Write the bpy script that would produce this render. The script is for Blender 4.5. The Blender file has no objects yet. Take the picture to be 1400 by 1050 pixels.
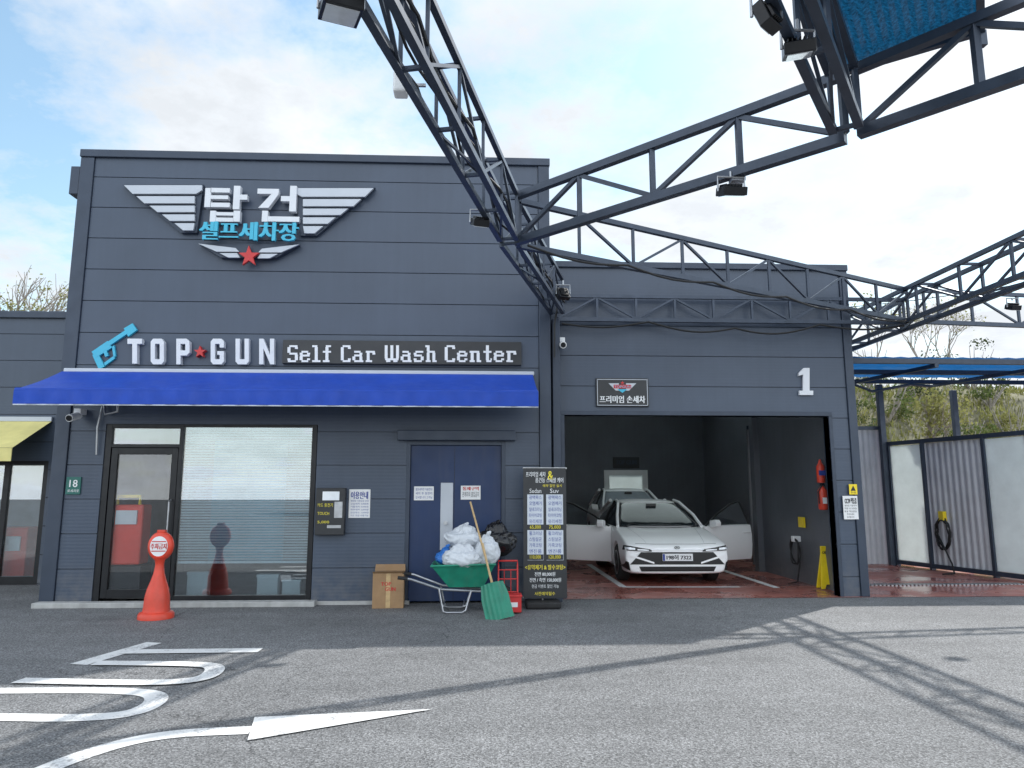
import bpy, bmesh, math, random
from mathutils import Vector, Matrix, noise
from mathutils.bvhtree import BVHTree
R=math.radians
scene=bpy.context.scene
col=scene.collection
rnd=random.Random(11)
SUNV=Vector((.71,.61,1))

# ------------------------------------------------------------------ camera maths
FP=970.0; YAW=R(2.5); PIT=R(8.6); CH=1.6
_f=Vector((math.sin(YAW)*math.cos(PIT),math.cos(YAW)*math.cos(PIT),math.sin(PIT)))
_r=Vector((math.cos(YAW),-math.sin(YAW),0)); _u=_r.cross(_f)
def ray(u,v): return _f+_r*((u-700)/FP)-_u*((v-525)/FP)
def P(u,v,Y):
    d=ray(u,v); t=Y/d.y; return Vector((t*d.x,Y,CH+t*d.z))
def PX(u,v,X):
    d=ray(u,v); t=X/d.x; return Vector((X,t*d.y,CH+t*d.z))
def H(u,v,z):
    d=ray(u,v); t=(z-CH)/d.z; return Vector((t*d.x,t*d.y,z))
def G(u,v): return H(u,v,0)
D=10.6; DG=11.0

# ------------------------------------------------------------------ mesh builder
ROOT={}
class MB:
    def __init__(s): s.v=[]; s.f=[]
    def add(s,vs,fs,M=None):
        n=len(s.v)
        s.v+= [(M@Vector(p)) if M else Vector(p) for p in vs]
        s.f+= [tuple(i+n for i in f) for f in fs]
        return s
    def box(s,x0,x1,y0,y1,z0,z1,M=None):
        if x0>x1:x0,x1=x1,x0
        if y0>y1:y0,y1=y1,y0
        if z0>z1:z0,z1=z1,z0
        return s.add([(x0,y0,z0),(x1,y0,z0),(x1,y1,z0),(x0,y1,z0),(x0,y0,z1),(x1,y0,z1),(x1,y1,z1),(x0,y1,z1)],
            [(0,3,2,1),(4,5,6,7),(0,1,5,4),(1,2,6,5),(2,3,7,6),(3,0,4,7)],M)
    def bar(s,p,q,w,h=None,M=None):
        p=Vector(p);q=Vector(q);h=h or w
        d=(q-p).normalized(); up=Vector((0,0,1))
        if abs(d.z)>.98: up=Vector((0,1,0))
        a=d.cross(up).normalized(); b=a.cross(d)
        a*=w/2; b*=h/2
        vs=[p-a-b,p+a-b,p+a+b,p-a+b,q-a-b,q+a-b,q+a+b,q-a+b]
        return s.add(vs,[(0,1,2,3),(7,6,5,4),(0,4,5,1),(1,5,6,2),(2,6,7,3),(3,7,4,0)],M)
    def tube(s,pts,r,n=8,M=None):
        pts=[Vector(p) for p in pts]; rs=r if isinstance(r,(list,tuple)) else [r]*len(pts)
        vs=[];fs=[]; prev=None
        for i,p in enumerate(pts):
            d=(pts[min(i+1,len(pts)-1)]-pts[max(i-1,0)]).normalized()
            if prev is None:
                up=Vector((0,0,1)) if abs(d.z)<.9 else Vector((1,0,0)); a=d.cross(up).normalized()
            else:
                a=(prev-d*prev.dot(d)); a=a.normalized() if a.length>1e-6 else d.orthogonal().normalized()
            prev=a; b=d.cross(a)
            for k in range(n):
                t=2*math.pi*k/n; vs.append(p+a*math.cos(t)*rs[i]+b*math.sin(t)*rs[i])
        for i in range(len(pts)-1):
            for k in range(n):
                k2=(k+1)%n; fs.append((i*n+k,i*n+k2,(i+1)*n+k2,(i+1)*n+k))
        fs.append(tuple(range(n-1,-1,-1))); fs.append(tuple((len(pts)-1)*n+k for k in range(n)))
        return s.add(vs,fs,M)
    def lathe(s,prof,c=(0,0,0),n=24,M=None):
        vs=[];fs=[]
        for r_,z in prof:
            for k in range(n):
                t=2*math.pi*k/n; vs.append((c[0]+r_*math.cos(t),c[1]+r_*math.sin(t),c[2]+z))
        for i in range(len(prof)-1):
            for k in range(n):
                k2=(k+1)%n; fs.append((i*n+k,i*n+k2,(i+1)*n+k2,(i+1)*n+k))
        fs.append(tuple(range(n-1,-1,-1))); fs.append(tuple((len(prof)-1)*n+k for k in range(n)))
        return s.add(vs,fs,M)
    def prism(s,pts,y0,y1,M=None):
        a=sum(pts[i][0]*pts[(i+1)%len(pts)][1]-pts[(i+1)%len(pts)][0]*pts[i][1] for i in range(len(pts)))
        if a<0: pts=pts[::-1]
        n=len(pts)
        vs=[(p[0],y0,p[1]) for p in pts]+[(p[0],y1,p[1]) for p in pts]
        fs=[tuple(range(n)),tuple(range(2*n-1,n-1,-1))]
        for i in range(n):
            j=(i+1)%n; fs.append((i,i+n,j+n,j))
        return s.add(vs,fs,M)
    def pprism(s,px,Y,dep):
        pts=[P(a,b,Y) for a,b in px]
        return s.prism([(p.x,p.z) for p in pts],Y,Y+dep)
    def pbox(s,u0,v0,u1,v1,Y,dep):
        um=(u0+u1)/2; vm=(v0+v1)/2
        return s.box(P(u0,vm,Y).x,P(u1,vm,Y).x,Y,Y+dep,P(um,v1,Y).z,P(um,v0,Y).z)
    def text(s,body,w,h,M=None,depth=0,bold=0,at=(0,0,0)):
        vs,fs=glyphs(body,depth>0)
        sh=[0] if not bold else [-bold,0,bold]
        for i,dx in enumerate(sh):
            out=[]
            for x,y,z in vs:
                out.append((at[0]+x*w+dx, at[1]-(z*depth)-i*.0007, at[2]+y*h))
            s.add(out,fs,M)
        return s
    def ptext(s,body,u0,v0,u1,v1,Y,depth=0,bold=0):
        um=(u0+u1)/2; vm=(v0+v1)/2
        x0=P(u0,vm,Y).x;x1=P(u1,vm,Y).x;z0=P(um,v1,Y).z;z1=P(um,v0,Y).z
        return s.text(body,x1-x0,z1-z0,None,depth,bold,((x0+x1)/2,Y,(z0+z1)/2))
    def build(s,name,m,parent=None,smooth=False,bevel=0,world=True,sub=0):
        me=bpy.data.meshes.new(name)
        M=None; p=parent
        while p is not None and p.name not in ROOT: p=p.parent
        if p is not None and world: M=ROOT[p.name].inverted()
        me.from_pydata([tuple(M@v) if M else tuple(v) for v in s.v],[],s.f)
        me.validate()
        me.materials.append(m)
        if smooth:
            me.polygons.foreach_set('use_smooth',[True]*len(me.polygons))
        o=bpy.data.objects.new(name,me); col.objects.link(o)
        if parent is not None: o.parent=parent
        if bevel:
            b=o.modifiers.new('bevel','BEVEL'); b.width=bevel; b.segments=2; b.limit_method='ANGLE'; b.angle_limit=R(40)
        if sub:
            b=o.modifiers.new('sub','SUBSURF'); b.levels=sub; b.render_levels=sub
        if smooth:
            try:
                me.set_sharp_from_angle(angle=R(45))
            except Exception: pass
        return o
_gc={}
def glyphs(body,thick):
    k=(body,thick)
    if k in _gc: return _gc[k]
    cu=bpy.data.curves.new('t','FONT'); cu.body=body; cu.resolution_u=2
    cu.extrude=.5 if thick else 0
    o=bpy.data.objects.new('t',cu); col.objects.link(o); bpy.context.view_layer.update()
    me=bpy.data.meshes.new_from_object(o.evaluated_get(bpy.context.evaluated_depsgraph_get()))
    vs=[tuple(v.co) for v in me.vertices]; fs=[tuple(p.vertices) for p in me.polygons]
    bpy.data.objects.remove(o); bpy.data.meshes.remove(me); bpy.data.curves.remove(cu)
    x0=min(v[0] for v in vs);x1=max(v[0] for v in vs);y0=min(v[1] for v in vs);y1=max(v[1] for v in vs)
    vs=[((x-(x0+x1)/2)/(x1-x0),(y-(y0+y1)/2)/(y1-y0),z+.5 if thick else 0) for x,y,z in vs]
    _gc[k]=(vs,fs); return _gc[k]

def tag(o,label=None,cat=None,group=None,kind=None):
    if label: o['label']=label
    if cat: o['category']=cat
    if group: o['group']=group
    if kind: o['kind']=kind
    return o
def thing(name,label,cat,loc=(0,0,0),rz=0,group=None):
    o=bpy.data.objects.new(name,None); col.objects.link(o); o.location=loc; o.rotation_euler=(0,0,rz)
    o.empty_display_size=.1
    ROOT[o.name]=Matrix.Translation(Vector(loc))@Matrix.Rotation(rz,4,'Z')
    return tag(o,label,cat,group)

# ------------------------------------------------------------------ materials
def nn(nt,t,**k):
    n=nt.nodes.new(t)
    for a,b in k.items(): setattr(n,a,b)
    return n
def scalecol(nt,csock,fsock):
    v=nn(nt,'ShaderNodeVectorMath',operation='SCALE'); nt.links.new(csock,v.inputs[0]); nt.links.new(fsock,v.inputs['Scale']); return v.outputs[0]
def mr(nt,sock,a,b,c,d):
    n=nn(nt,'ShaderNodeMapRange'); nt.links.new(sock,n.inputs[0])
    for i,x in enumerate((a,b,c,d)): n.inputs[i+1].default_value=x
    return n.outputs[0]
def noi(nt,vec,s,det=4,rough=.55):
    n=nn(nt,'ShaderNodeTexNoise'); nt.links.new(vec,n.inputs['Vector']); n.inputs['Scale'].default_value=s
    n.inputs['Detail'].default_value=det; n.inputs['Roughness'].default_value=rough; return n.outputs['Fac']
def math_(nt,op,a,b):
    n=nn(nt,'ShaderNodeMath',operation=op)
    for i,x in enumerate((a,b)):
        if isinstance(x,(int,float)): n.inputs[i].default_value=x
        else: nt.links.new(x,n.inputs[i])
    return n.outputs[0]
def mixc(nt,f,a,b):
    n=nn(nt,'ShaderNodeMix',data_type='RGBA')
    for i,x in ((0,f),(6,a),(7,b)):
        if isinstance(x,(int,float)): n.inputs[i].default_value=x
        elif isinstance(x,tuple): n.inputs[i].default_value=(*x[:3],1)
        else: nt.links.new(x,n.inputs[i])
    return n.outputs[2]
def mapping(nt,sock,sc):
    n=nn(nt,'ShaderNodeMapping'); nt.links.new(sock,n.inputs[0]); n.inputs['Scale'].default_value=sc; return n.outputs[0]
def base(name):
    m=bpy.data.materials.new(name); m.use_nodes=True; nt=m.node_tree
    b=nt.nodes['Principled BSDF']; tc=nn(nt,'ShaderNodeTexCoord'); return m,nt,b,tc.outputs['Object']
def mat(name,c,rough=.55,metal=0,var=.15,vs=5,bump=0,bs=60,dirt=0,coat=0,emit=0,spec=.5):
    m,nt,b,oc=base(name)
    f=mr(nt,noi(nt,oc,vs,6),.3,.7,1-var,1+var)
    cn=nn(nt,'ShaderNodeRGB'); cn.outputs[0].default_value=(*c,1)
    cc=scalecol(nt,cn.outputs[0],f)
    if dirt:
        st=noi(nt,mapping(nt,oc,(6,6,.8)),1.4,5)
        cc=mixc(nt,mr(nt,st,.5,.75,0,dirt),cc,(.16,.14,.12))
    nt.links.new(cc,b.inputs['Base Color'])
    nt.links.new(mr(nt,noi(nt,oc,vs*2.3,5),.3,.7,max(0.02,rough-.07),min(1,rough+.07)),b.inputs['Roughness'])
    b.inputs['Metallic'].default_value=metal
    b.inputs['Specular IOR Level'].default_value=spec
    if coat: b.inputs['Coat Weight'].default_value=coat; b.inputs['Coat Roughness'].default_value=.04
    if bump:
        bn=nn(nt,'ShaderNodeBump'); bn.inputs['Strength'].default_value=bump; bn.inputs['Distance'].default_value=.01
        nt.links.new(noi(nt,oc,bs,4),bn.inputs['Height']); nt.links.new(bn.outputs[0],b.inputs['Normal'])
    return m
def siding_mat(name,c,ribtop=3.2,var=.10,ribs=.12):
    m,nt,b,oc=base(name)
    f=math_(nt,'MULTIPLY',mr(nt,noi(nt,oc,.9,5),.3,.7,1-var,1+var),mr(nt,noi(nt,mapping(nt,oc,(9,9,.5)),1.2,5),.35,.7,.97,1.05))
    cn=nn(nt,'ShaderNodeRGB'); cn.outputs[0].default_value=(*c,1)
    sep=nn(nt,'ShaderNodeSeparateXYZ'); nt.links.new(oc,sep.inputs[0])
    cc=scalecol(nt,cn.outputs[0],f)
    low=mr(nt,sep.outputs[2],0,.7,.45,0)
    g=math_(nt,'MULTIPLY',low,mr(nt,noi(nt,oc,7,6),.35,.65,0,1))
    cc=mixc(nt,g,cc,(.19,.18,.17))
    nt.links.new(cc,b.inputs['Base Color']); b.inputs['Roughness'].default_value=.40
    w=nn(nt,'ShaderNodeTexWave',wave_type='BANDS',bands_direction='Z'); nt.links.new(oc,w.inputs[0]); w.inputs['Scale'].default_value=6.4
    msk=math_(nt,'MULTIPLY',math_(nt,'LESS_THAN',sep.outputs[2],ribtop),ribs)
    h=math_(nt,'ADD',math_(nt,'MULTIPLY',w.outputs['Fac'],msk),math_(nt,'MULTIPLY',noi(nt,oc,1.6,3),1.4))
    bn=nn(nt,'ShaderNodeBump'); bn.inputs['Strength'].default_value=.35; bn.inputs['Distance'].default_value=.012
    nt.links.new(h,bn.inputs['Height']); nt.links.new(bn.outputs[0],b.inputs['Normal'])
    return m
def glass_mat(name,tint=(.8,.9,.95),refl=.3,rough=.01):
    m=bpy.data.materials.new(name); m.use_nodes=True; nt=m.node_tree; nt.nodes.clear()
    o=nn(nt,'ShaderNodeOutputMaterial'); tr=nn(nt,'ShaderNodeBsdfTransparent'); tr.inputs[0].default_value=(*tint,1)
    gl=nn(nt,'ShaderNodeBsdfGlossy'); gl.inputs['Roughness'].default_value=rough
    fr=nn(nt,'ShaderNodeFresnel'); fr.inputs[0].default_value=1.45
    mx=nn(nt,'ShaderNodeMixShader'); nt.links.new(mr(nt,fr.outputs[0],0,1,refl,1),mx.inputs[0])
    nt.links.new(tr.outputs[0],mx.inputs[1]); nt.links.new(gl.outputs[0],mx.inputs[2]); nt.links.new(mx.outputs[0],o.inputs[0]); return m
def translucent_mat(name,c,tr=.5,vary=.25,sc=20):
    m=bpy.data.materials.new(name); m.use_nodes=True; nt=m.node_tree; nt.nodes.clear()
    o=nn(nt,'ShaderNodeOutputMaterial'); tc=nn(nt,'ShaderNodeTexCoord')
    cn=nn(nt,'ShaderNodeRGB'); cn.outputs[0].default_value=(*c,1)
    cc=scalecol(nt,cn.outputs[0],mr(nt,noi(nt,tc.outputs['Object'],sc,5,.7),.3,.7,1-vary,1+vary))
    a=nn(nt,'ShaderNodeBsdfTranslucent'); b=nn(nt,'ShaderNodeBsdfPrincipled'); b.inputs['Roughness'].default_value=.25
    nt.links.new(cc,a.inputs[0]); nt.links.new(cc,b.inputs['Base Color'])
    mx=nn(nt,'ShaderNodeMixShader'); mx.inputs[0].default_value=tr
    nt.links.new(b.outputs[0],mx.inputs[1]); nt.links.new(a.outputs[0],mx.inputs[2]); nt.links.new(mx.outputs[0],o.inputs[0]); return m
def leaf_mat(name,c):
    m=bpy.data.materials.new(name); m.use_nodes=True; nt=m.node_tree; nt.nodes.clear()
    o=nn(nt,'ShaderNodeOutputMaterial'); tc=nn(nt,'ShaderNodeTexCoord')
    cn=nn(nt,'ShaderNodeRGB'); cn.outputs[0].default_value=(*c,1)
    cc=scalecol(nt,cn.outputs[0],mr(nt,noi(nt,tc.outputs['Object'],1.6,6,.7),.3,.7,.45,1.7))
    a=nn(nt,'ShaderNodeBsdfTranslucent'); b=nn(nt,'ShaderNodeBsdfDiffuse')
    nt.links.new(cc,a.inputs[0]); nt.links.new(cc,b.inputs[0])
    mx=nn(nt,'ShaderNodeMixShader'); mx.inputs[0].default_value=.35
    nt.links.new(b.outputs[0],mx.inputs[1]); nt.links.new(a.outputs[0],mx.inputs[2]); nt.links.new(mx.outputs[0],o.inputs[0]); return m
def asphalt_mat():
    m,nt,b,oc=base('asphalt')
    big=mr(nt,noi(nt,oc,.35,6,.6),.3,.7,.82,1.18)
    mid=mr(nt,noi(nt,oc,3.5,6,.65),.3,.7,.88,1.12)
    fine=mr(nt,noi(nt,oc,55,3,.8),.32,.68,.45,1.6)
    v=nn(nt,'ShaderNodeTexVoronoi'); nt.links.new(oc,v.inputs['Vector']); v.inputs['Scale'].default_value=95
    vw=nn(nt,'ShaderNodeTexWhiteNoise'); nt.links.new(v.outputs['Position'],vw.inputs['Vector'])
    st=mr(nt,vw.outputs['Value'],0,1,.5,1.6)
    ln=mr(nt,noi(nt,mapping(nt,oc,(.12,1.6,1)),1.0,4,.6),.35,.65,.90,1.08)
    f=math_(nt,'MULTIPLY',math_(nt,'MULTIPLY',math_(nt,'MULTIPLY',big,mid),ln),math_(nt,'MULTIPLY',fine,st))
    cn=nn(nt,'ShaderNodeRGB'); cn.outputs[0].default_value=(.155,.157,.160,1)
    cc=scalecol(nt,cn.outputs[0],f)
    sp=mr(nt,noi(nt,oc,.9,7,.7),.55,.75,0,.25)
    cc=mixc(nt,sp,cc,(.06,.062,.066))
    cr=nn(nt,'ShaderNodeTexVoronoi',feature='DISTANCE_TO_EDGE')
    wv=nn(nt,'ShaderNodeVectorMath',operation='ADD'); nz=nn(nt,'ShaderNodeTexNoise'); nz.inputs['Scale'].default_value=1.2; nz.inputs['Detail'].default_value=6; nt.links.new(oc,nz.inputs['Vector'])
    nt.links.new(oc,wv.inputs[0]); nt.links.new(nz.outputs['Color'],wv.inputs[1]); nt.links.new(wv.outputs[0],cr.inputs['Vector']); cr.inputs['Scale'].default_value=.22
    ck=mr(nt,cr.outputs['Distance'],0,.0022,.65,0)
    cc=mixc(nt,ck,cc,(.03,.03,.032))
    nt.links.new(cc,b.inputs['Base Color']); b.inputs['Roughness'].default_value=.8; b.inputs['Specular IOR Level'].default_value=.4
    bn=nn(nt,'ShaderNodeBump'); bn.inputs['Strength'].default_value=.7; bn.inputs['Distance'].default_value=.006
    h=math_(nt,'ADD',noi(nt,oc,70,4,.7),v.outputs['Distance']); nt.links.new(h,bn.inputs['Height']); nt.links.new(bn.outputs[0],b.inputs['Normal'])
    return m
def paint_mark_mat():
    m,nt,b,oc=base('worn_road_paint')
    f=noi(nt,oc,45,5,.75); g=noi(nt,oc,3.5,5,.6)
    w=mr(nt,math_(nt,'ADD',f,math_(nt,'MULTIPLY',g,.8)),.93,1.10,0,.75)
    cc=mixc(nt,w,(.72,.72,.71),(.18,.18,.19)); nt.links.new(cc,b.inputs['Base Color']); b.inputs['Roughness'].default_value=.75
    bn=nn(nt,'ShaderNodeBump'); bn.inputs['Strength'].default_value=.5; bn.inputs['Distance'].default_value=.005
    nt.links.new(noi(nt,oc,70,4,.7),bn.inputs['Height']); nt.links.new(bn.outputs[0],b.inputs['Normal'])
    return m
def redfloor_mat():
    m,nt,b,oc=base('red_epoxy_floor')
    f=noi(nt,oc,1.2,7,.65)
    cc=mixc(nt,mr(nt,f,.35,.65,0,1),(.38,.13,.10),(.26,.095,.08))
    cc=mixc(nt,mr(nt,noi(nt,oc,6,6,.7),.5,.7,0,.5),cc,(.32,.2,.18))
    nt.links.new(cc,b.inputs['Base Color']); nt.links.new(mr(nt,noi(nt,oc,.9,5),.4,.6,.08,.5),b.inputs['Roughness'])
    return m

M=dict(
 side=siding_mat('slate_blue_siding',(.054,.074,.112)),
 gside=siding_mat('garage_siding',(.054,.074,.112),9,.10,.08),
 trim=mat('dark_steel_trim',(.038,.052,.080),.4,.2,.12,3),
 inner=siding_mat('inner_wall',(.100,.110,.130),9,.15,.10),
 black=mat('black_frame',(.012,.013,.016),.35,.3,.2,6),
 navy=mat('navy_door_paint',(.005,.026,.095),.45,0,.12,2,dirt=.08),
 awn=mat('royal_blue_awning',(.002,.052,.40),.6,0,.10,3,.15,200),
 yawn=mat('yellow_awning',(.74,.66,.26),.7,0,.12,3),
 white=mat('white_paint',(.78,.79,.80),.45,0,.04,5),
 silver=mat('brushed_silver',(.47,.50,.55),.4,.25,.02,4),
 letter=mat('silver_white_letters',(.66,.68,.72),.4,.1,.03,4),
 cyan=mat('cyan_letters',(.05,.44,.62),.4,0,.04,5),
 red=mat('sign_red',(.55,.03,.03),.4,0,.06,5),
 board=mat('dark_sign_board',(.022,.024,.028),.4,0,.15,5),
 orange=mat('red_orange_plastic',(.68,.06,.03),.38,0,.12,6,dirt=.15,bump=.1),
 redcab=mat('bright_red_cabinet',(.90,.07,.04),.4,0,.06,6),
 green=mat('green_plastic',(.012,.22,.14),.45,0,.2,6,dirt=.2),
 rubber=mat('black_rubber',(.014,.014,.015),.7,0,.2,9),
 steel=mat('galvanised_steel',(.42,.43,.45),.35,.8,.15,12),
 wood=mat('pale_wood',(.52,.36,.18),.6,0,.2,14),
 card=mat('cardboard',(.34,.21,.11),.85,0,.12,7,dirt=.15),
 bagw=mat('white_plastic_bag',(.60,.63,.67),.3,0,.10,7,.15,20),
 bagb=mat('black_plastic_bag',(.012,.012,.014),.22,0,.2,7,.2,20),
 bagblue=mat('blue_plastic_bag',(.03,.16,.5),.3,0,.1,7,.2,20),
 paper=mat('white_notice_paper',(.8,.8,.8),.7,0,.04,4),
 ink=mat('blue_print',(.03,.06,.30),.7,0,.05,5),
 inkb=mat('dark_print',(.03,.03,.035),.7,0,.05,5),
 yel=mat('yellow_plastic',(.88,.66,.02),.4,0,.08,6,dirt=.08),
 yelink=mat('yellow_print',(.85,.72,.05),.6,0,.04,6),
 platg=mat('green_number_plate',(.01,.12,.10),.4,0,.1,6),
 carw=mat('white_car_paint',(.93,.94,.95),.4,0,.01,2,coat=.4),
 cargl=mat('dark_car_glass',(.02,.026,.03),.04,0,.1,4,coat=1),
 cargl2=mat('car_glass_painted_reflection',(.34,.38,.42),.15,0,.1,4,coat=1),  # reflected light painted into the glass as a pale base colour
 carbk=mat('car_black_trim',(.012,.012,.013),.35,0,.2,8),
 chrome=mat('chrome',(.6,.6,.62),.12,1,.05,8),
 lamp=mat('lamp_lens',(.78,.82,.86),.12,.1,.05,20,coat=1),
 truss=mat('truss_paint',(.048,.063,.092),.38,.3,.15,5),
 cable=mat('black_cable',(.012,.012,.013),.6,0,.1,8),
 conc=mat('concrete_step',(.42,.42,.41),.85,0,.2,5,.4,70,dirt=.3),
 mark=paint_mark_mat(), asph=asphalt_mat(), redf=redfloor_mat(),
 grout=mat('wash_wall_grey',(.52,.53,.56),.6,0,.08,3,dirt=.15),
 glass=glass_mat('shop_glass',(.86,.94,.97),.20),
 glassd=glass_mat('door_glass',(.93,.96,.98),.06),
 glass2=glass_mat('clear_glass',(.9,.95,.97),.08),
 blind=mat('pale_blind_slats',(.72,.82,.88),.5,0,.05,3),
 teal=mat('teal_reflection_tint',(.12,.46,.60),.6,0,.3,1.2),
 milky=translucent_mat('milky_panel',(.86,.91,.90),.5,.06,3),
 bluepanel=translucent_mat('blue_polycarbonate',(.004,.05,.11),.55,.8,40),
 blueroof=translucent_mat('blue_roof_sheet',(.010,.10,.28),.5,.15,4),
 leafg=leaf_mat('green_leaves',(.10,.13,.045)),
 leafy=leaf_mat('yellow_green_leaves',(.22,.22,.08)),
 leafd=leaf_mat('dark_leaves',(.065,.085,.040)),
 bark=mat('bark',(.30,.27,.24),.9,0,.3,8,.5,40),
 soil=mat('hill_soil',(.15,.14,.085),.95,0,.5,1.6,.8,8),
 interior=mat('shop_interior',(.22,.24,.27),.7,0,.3,2),
 pale=mat('pale_plaster',(.70,.72,.74),.7,0,.08,1),
 tile=mat('grey_tile_floor',(.25,.25,.26),.4,0,.15,3),
)

def wall_pieces(x0,x1,z0,z1,ops,rh,zs):
    out=[]
    k=math.floor((z0-zs)/rh)
    while zs+k*rh<z1:
        a=max(z0,zs+k*rh); b=min(z1,zs+(k+1)*rh); g0=.006 if a>z0 else 0; g1=.006 if b<z1 else 0
        a+=g0;b-=g1
        cuts=sorted({a,b,*[z for o in ops for z in (o[2],o[3]) if a<z<b]})
        for c0,c1 in zip(cuts,cuts[1:]):
            zm=(c0+c1)/2; xs=[(x0,x1)]
            for o in ops:
                if o[2]<zm<o[3]:
                    n=[]
                    for p,q in xs:
                        if o[1]<=p or o[0]>=q: n.append((p,q)); continue
                        if o[0]>p: n.append((p,o[0]))
                        if o[1]<q: n.append((o[1],q))
                    xs=n
            for p,q in xs: out.append((p,q,c0,c1))
        k+=1
    return out
def siding(x0,x1,z0,z1,Y,ops,rh,zs,back=.14):
    mb=MB()
    for p,q,a,b in wall_pieces(x0,x1,z0,z1,ops,rh,zs): mb.box(p,q,Y,Y+.03,a,b)
    for p,q,a,b in wall_pieces(x0,x1,z0,z1,ops,50,-1): mb.box(p,q,Y+.0305,Y+.03+back,a,b)
    return mb

# ================================================================== GROUND
g=MB(); g.add([(-150,-120,0),(150,-120,0),(150,200,0),(-150,200,0)],[(0,1,2,3)])
ground=tag(g.build('ground',M['asph']),'worn grey asphalt forecourt in front of the car wash','ground',kind='structure')
fl=MB(); fl.add([(1.25,10.93,.005),(5.95,10.93,.005),(5.95,23.5,.005),(1.25,23.5,.005)],[(0,1,2,3)])
fl.add([(5.953,10.93,.005),(14,10.93,.005),(14,17.2,.005),(5.953,17.2,.005)],[(0,1,2,3)])
fl.add([(5.953,17.2,.005),(7.4,17.2,.005),(7.4,23.5,.005),(5.953,23.5,.005)],[(0,1,2,3)])
tag(fl.build('floor',M['redf']),'red painted wash bay floor','floor',kind='structure')
def ribbon(px,w,z=.005,closed=False,ground_pts=None,mb=None):
    pts=ground_pts or [G(a,b) for a,b in px]; mb=mb or MB(); L=[];Rr=[]
    n=len(pts)
    for i,p in enumerate(pts):
        d=(pts[min(i+1,n-1)]-pts[max(i-1,0)]); d=Vector((d.x,d.y,0)).normalized(); s=Vector((-d.y,d.x,0))*w/2
        L.append((p.x+s.x,p.y+s.y,z)); Rr.append((p.x-s.x,p.y-s.y,z))
    fs=[(i,n+i,n+i+1,i+1) for i in range(n-1)]
    mb.add(L+Rr,[f[::-1] for f in fs]); return mb
def smoothpx(px,k=3):
    for _ in range(k):
        q=[px[0]]
        for a,b in zip(px,px[1:]): q+= [(a[0]*.75+b[0]*.25,a[1]*.75+b[1]*.25),(a[0]*.25+b[0]*.75,a[1]*.25+b[1]*.75)]
        px=q+[px[-1]]
    return px
ribbon([(211,879),(107,909)],.19).build('road_marking',M['mark'],ground)
ribbon([(166,892),(356,890)],.19,.009).build('road_marking',M['mark'],ground)
ribbon(smoothpx([(130,908),(265,909),(300,913),(280,931),(205,936),(25,932)]),.17,.013).build('road_marking',M['mark'],ground)
ribbon(smoothpx([(-120,946),(0,945),(165,944),(225,951),(190,976),(110,983),(0,981),(-160,981)]),.17,.005).build('road_marking',M['mark'],ground)
ribbon(smoothpx([(0,1085),(60,1052),(160,1017),(240,1003),(343,999)]),.16,.005).build('road_marking',M['mark'],ground)
a=MB(); pts=[G(*p) for p in ((348,982),(592,971),(338,1014))]; a.add([(p.x,p.y,.009) for p in pts],[(0,2,1)]); a.build('road_marking',M['mark'],ground)
mk=MB()
ribbon(None,.12,.009,ground_pts=[G(852,803),G(805,772)],mb=mk); ribbon(None,.12,.013,ground_pts=[G(850,803)+Vector((.0,-.05,0)),G(1010,803)+Vector((0,-.05,0))],mb=mk)
ribbon(None,.12,.009,ground_pts=[Vector((4.95,12.0,0)),Vector((4.95,17.5,0))],mb=mk)
mk.build('parking_line',M['white'],bpy.data.objects['floor'])

# ================================================================== SHOP BUILDING
XL=-6.17; XR=1.03; ZT=6.82
p0=P(135,700,D).x; p1=P(430,700,D).x; wz0=.10; wz1=P(280,580,D).z
dx0=P(554,700,D).x; dx1=P(691,700,D).x; dz1=P(620,603,D).z
shop=thing('shop_building','tall charcoal panel clad shop block with blue door and large window','building',(XL,D,0))
siding(XL+.19,XR-.16,0,ZT-.12,D,[(p0,p1,-1,wz1),(dx0,dx1,-1,dz1)],.49,.02).build('wall',M['side'],shop)
b=MB(); b.box(XL,XL+.17,D+.2,16,0,ZT-.1); b.box(XR-.2,XR-.02,D+.2,16,0,ZT-.1); b.box(XL,XR,16.01,16.2,0,ZT-.1); b.box(XL+.18,XR-.21,D+.2,16,ZT-.5,ZT-.4)
b.build('rear_wall',M['side'],shop)
b=MB(); b.box(XL-.03,XR+.03,D-.05,D+.25,ZT-.12,ZT); b.box(XL-.03,XL+.2,D+.26,16.2,ZT-.12,ZT); b.box(XR-.17,XR+.03,D+.26,16.2,ZT-.12,ZT)
b.build('parapet_cap',M['trim'],shop,bevel=.008)
b=MB(); b.box(XL-.02,XL+.185,D-.03,D+.19,0,ZT-.122); b.build('corner_trim',M['trim'],shop,bevel=.01)
b=MB(); b.box(XR-.155,XR+.02,D-.03,D+.19,0,ZT-.122); b.build('corner_trim',M['trim'],shop,bevel=.01)
b=MB(); b.box(XL-.16,XL-.025,D-.02,D+.2,6.1,6.55); b.build('gutter_box',M['trim'],shop,bevel=.01)
b=MB(); b.box(XL,p1+.1,D-.22,D-.04,0,.075); b.build('step',M['conc'],shop,bevel=.01)
b=MB(); b.box(p0-.1,p1+1.4,D-.04,D-.002,0,.05); b.build('plinth',M['conc'],shop)
b=MB(); b.box(p0-.2,p1+.6,D+.25,14.5,.06,.09); b.build('inner_floor',M['tile'],shop)
b=MB(); b.box(p0-.3,p1+.7,14.5,14.6,0,3); b.box(p0-.4,p0-.3,D+.2,14.6,0,3); b.box(p1+.7,p1+.8,D+.2,14.6,0,3); b.box(p0-.3,p1+.7,D+.2,14.5,3,3.1)
b.build('inner_wall',M['interior'],shop)
def xw(u): return P(u,700,D+.05).x
fr=MB(); yf0,yf1=D+.015,D+.10
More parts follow.
